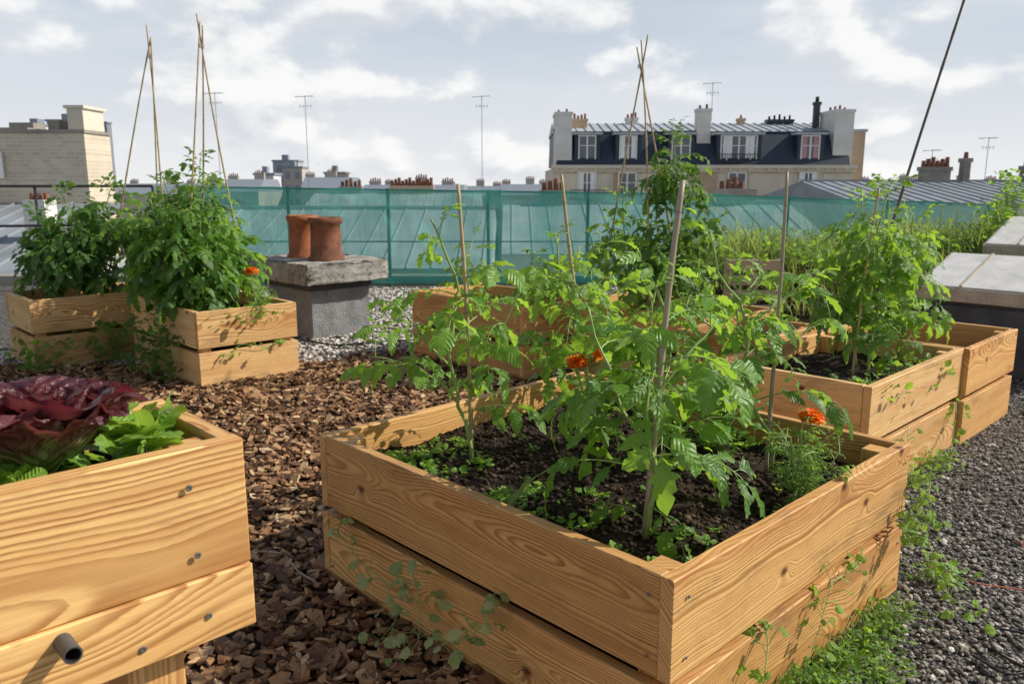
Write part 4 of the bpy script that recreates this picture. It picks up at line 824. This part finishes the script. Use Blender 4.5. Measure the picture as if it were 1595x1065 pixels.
def zincb(x0,x1,y0,yr,y1,ze,zr,label,rm='zinc',chs=(),wallm='plaster',ps=.6,sm=.04):
    t=thing('zinc_roof_building',((x0+x1)/2,y0,-22),label,'building','zinc roofed buildings'); m=MB(); bx(m,x0,x1,y0+.2,y1-.2,-22,ze-.02,ch=0); part(t,'wall',m,M[wallm])
    m=MB(); m.add([(x0,y0,ze),(x1,y0,ze),(x1,yr,zr),(x0,yr,zr),(x0,y1,ze),(x1,y1,ze)],[np.array([[0,1,2,3],[3,2,5,4]]),np.array([[4,0,3],[1,5,2]])])
    for xx in np.arange(x0+.3,x1,.6): box(m,(xx,(y0+yr)/2,(ze+zr)/2+.01),.03,math.hypot(yr-y0,zr-ze),sm,(1,0,0),(0,yr-y0,zr-ze),(0,-(zr-ze),yr-y0),ch=0)
    bx(m,x0,x1,yr-.12,yr+.12,zr-.02,zr+.08,ch=0); part(t,'roof',m,M[rm])
    for (cx,cz,w,np_) in chs: chimney(t,cx,yr,ze,cz,w,.5,'conc2' if w<2 else 'brickr',np_,ps=ps)
    for i in range(int((x1-x0)/2.4)):
        for z in(-2.6,-5.8): window(t,x0+1.2+i*2.4,y0+.19,ze+z,1.,1.7)
zincb(-9.4,-.5,19,24,29,-.5,.75,'grey zinc roofed building seen through netting')
zincb(-.3,9.5,23,28,33,-.5,.8,'grey zinc roofed building seen through netting',chs=((1.4,1.25,.8,4),(7.5,1.3,.9,4)))
zincb(-13.,-2.,50,54,58,-.2,.9,'distant zinc roof with a row of red chimney pots',chs=((-6.6,1.35,2.8,12),(-10.6,1.3,1.4,5)),ps=.8)
zincb(15.5,34.,36,44,52,.55,1.6,'long grey zinc roof with sooty chimneys',rm='zincd',chs=((22.6,2.35,1.5,6),(24.2,2.8,.35,1),(28.2,2.4,1.8,6)),ps=.8,sm=.08)
t=thing('city_building',(26.,62,-22),'narrow brick building next to the mansard block','building','distant city buildings'); m=MB(); bx(m,25.05,26.0,61,62.5,-22,5.2,ch=0); part(t,'wall',m,M['brickr']); m=MB(); bx(m,25.,26.1,60.9,62.6,5.203,5.4,ch=0); part(t,'coping',m,M['zinc'])
# ------------------------------------------------------------------ light
az=math.radians(6); el=math.radians(38); sd=Vector((math.cos(el)*math.cos(az),math.cos(el)*math.sin(az),math.sin(el)))
L=bpy.data.lights.new('sun','SUN'); L.energy=5.; L.angle=math.radians(.5); L.color=(1,.94,.84); lo=bpy.data.objects.new('sun',L); COL.objects.link(lo); lo.rotation_euler=(-sd).to_track_quat('-Z','Y').to_euler(); lo.location=(8,2,8)
w=bpy.data.worlds.new('World'); S.world=w; w.use_nodes=True; w.node_tree.nodes.clear(); k=NT(w.node_tree)
sky=k.n('ShaderNodeTexSky',sky_type='NISHITA',sun_disc=False,sun_elevation=el,sun_rotation=math.atan2(sd.x,sd.y),air_density=1.,dust_density=1.5,ozone_density=1.)
gen=k.n('ShaderNodeTexCoord'); sep=k.n('ShaderNodeSeparateXYZ',{0:gen}); zz=k.last.outputs[2]
haze=k.rng(zz,0.16,.45,1.,.06,True)
hc=k.mix(k.rng(zz,0.,.17),(8.5,8.6,8.7),(5.7,6.4,7.3))
base=k.mix(haze,sky,hc)
vec=k.n('ShaderNodeVectorMath',{0:gen,1:(1.,1.,1.8)},operation='MULTIPLY')
vec2=k.n('ShaderNodeVectorMath',{0:vec,1:(.012,0.,.045)},operation='ADD')
n1=k.noise(vec,6.0,10,.53,.05); n2=k.noise(vec2,6.0,10,.53,.05); cv=k.noise(vec,2.0,2,.5)
den=k.m('MULTIPLY_ADD',k.m('SUBTRACT',cv,.5),.4,n1)
al=k.rng(den,.46,.57,0,1,True); lit=k.rng(k.m('SUBTRACT',n1,n2),-.08,.10,0,1,True)
cc=k.mix(lit,(6.9,7.2,7.7),(10.,9.95,9.8))
st=k.noise(k.n('ShaderNodeVectorMath',{0:gen,1:(1.2,1.2,7.)},operation='MULTIPLY'),2.2,6,.6)
fade=k.rng(zz,.25,.45,1.,.15)
base=k.mix(k.m('MULTIPLY',k.rng(st,.42,.75,0,.4),fade),base,(8.8,8.9,9.0))
c=k.mix(k.m('MULTIPLY',k.m('MULTIPLY',al,.85),fade),base,cc)
bg=k.n('ShaderNodeBackground',{0:c,1:.1}); o=w.node_tree.nodes.new('ShaderNodeOutputWorld'); w.node_tree.links.new(bg,o.inputs[0])
cam=bpy.data.cameras.new('camera'); cam.lens=28.3; cam.sensor_width=36; cam.clip_end=8000; cam.clip_start=.05
cam.dof.use_dof=True; cam.dof.focus_distance=2.6; cam.dof.aperture_fstop=6.3
co=bpy.data.objects.new('camera',cam); COL.objects.link(co); co.location=(0,0,ZC); co.rotation_euler=(math.radians(90-11.1),0,0); S.camera=co
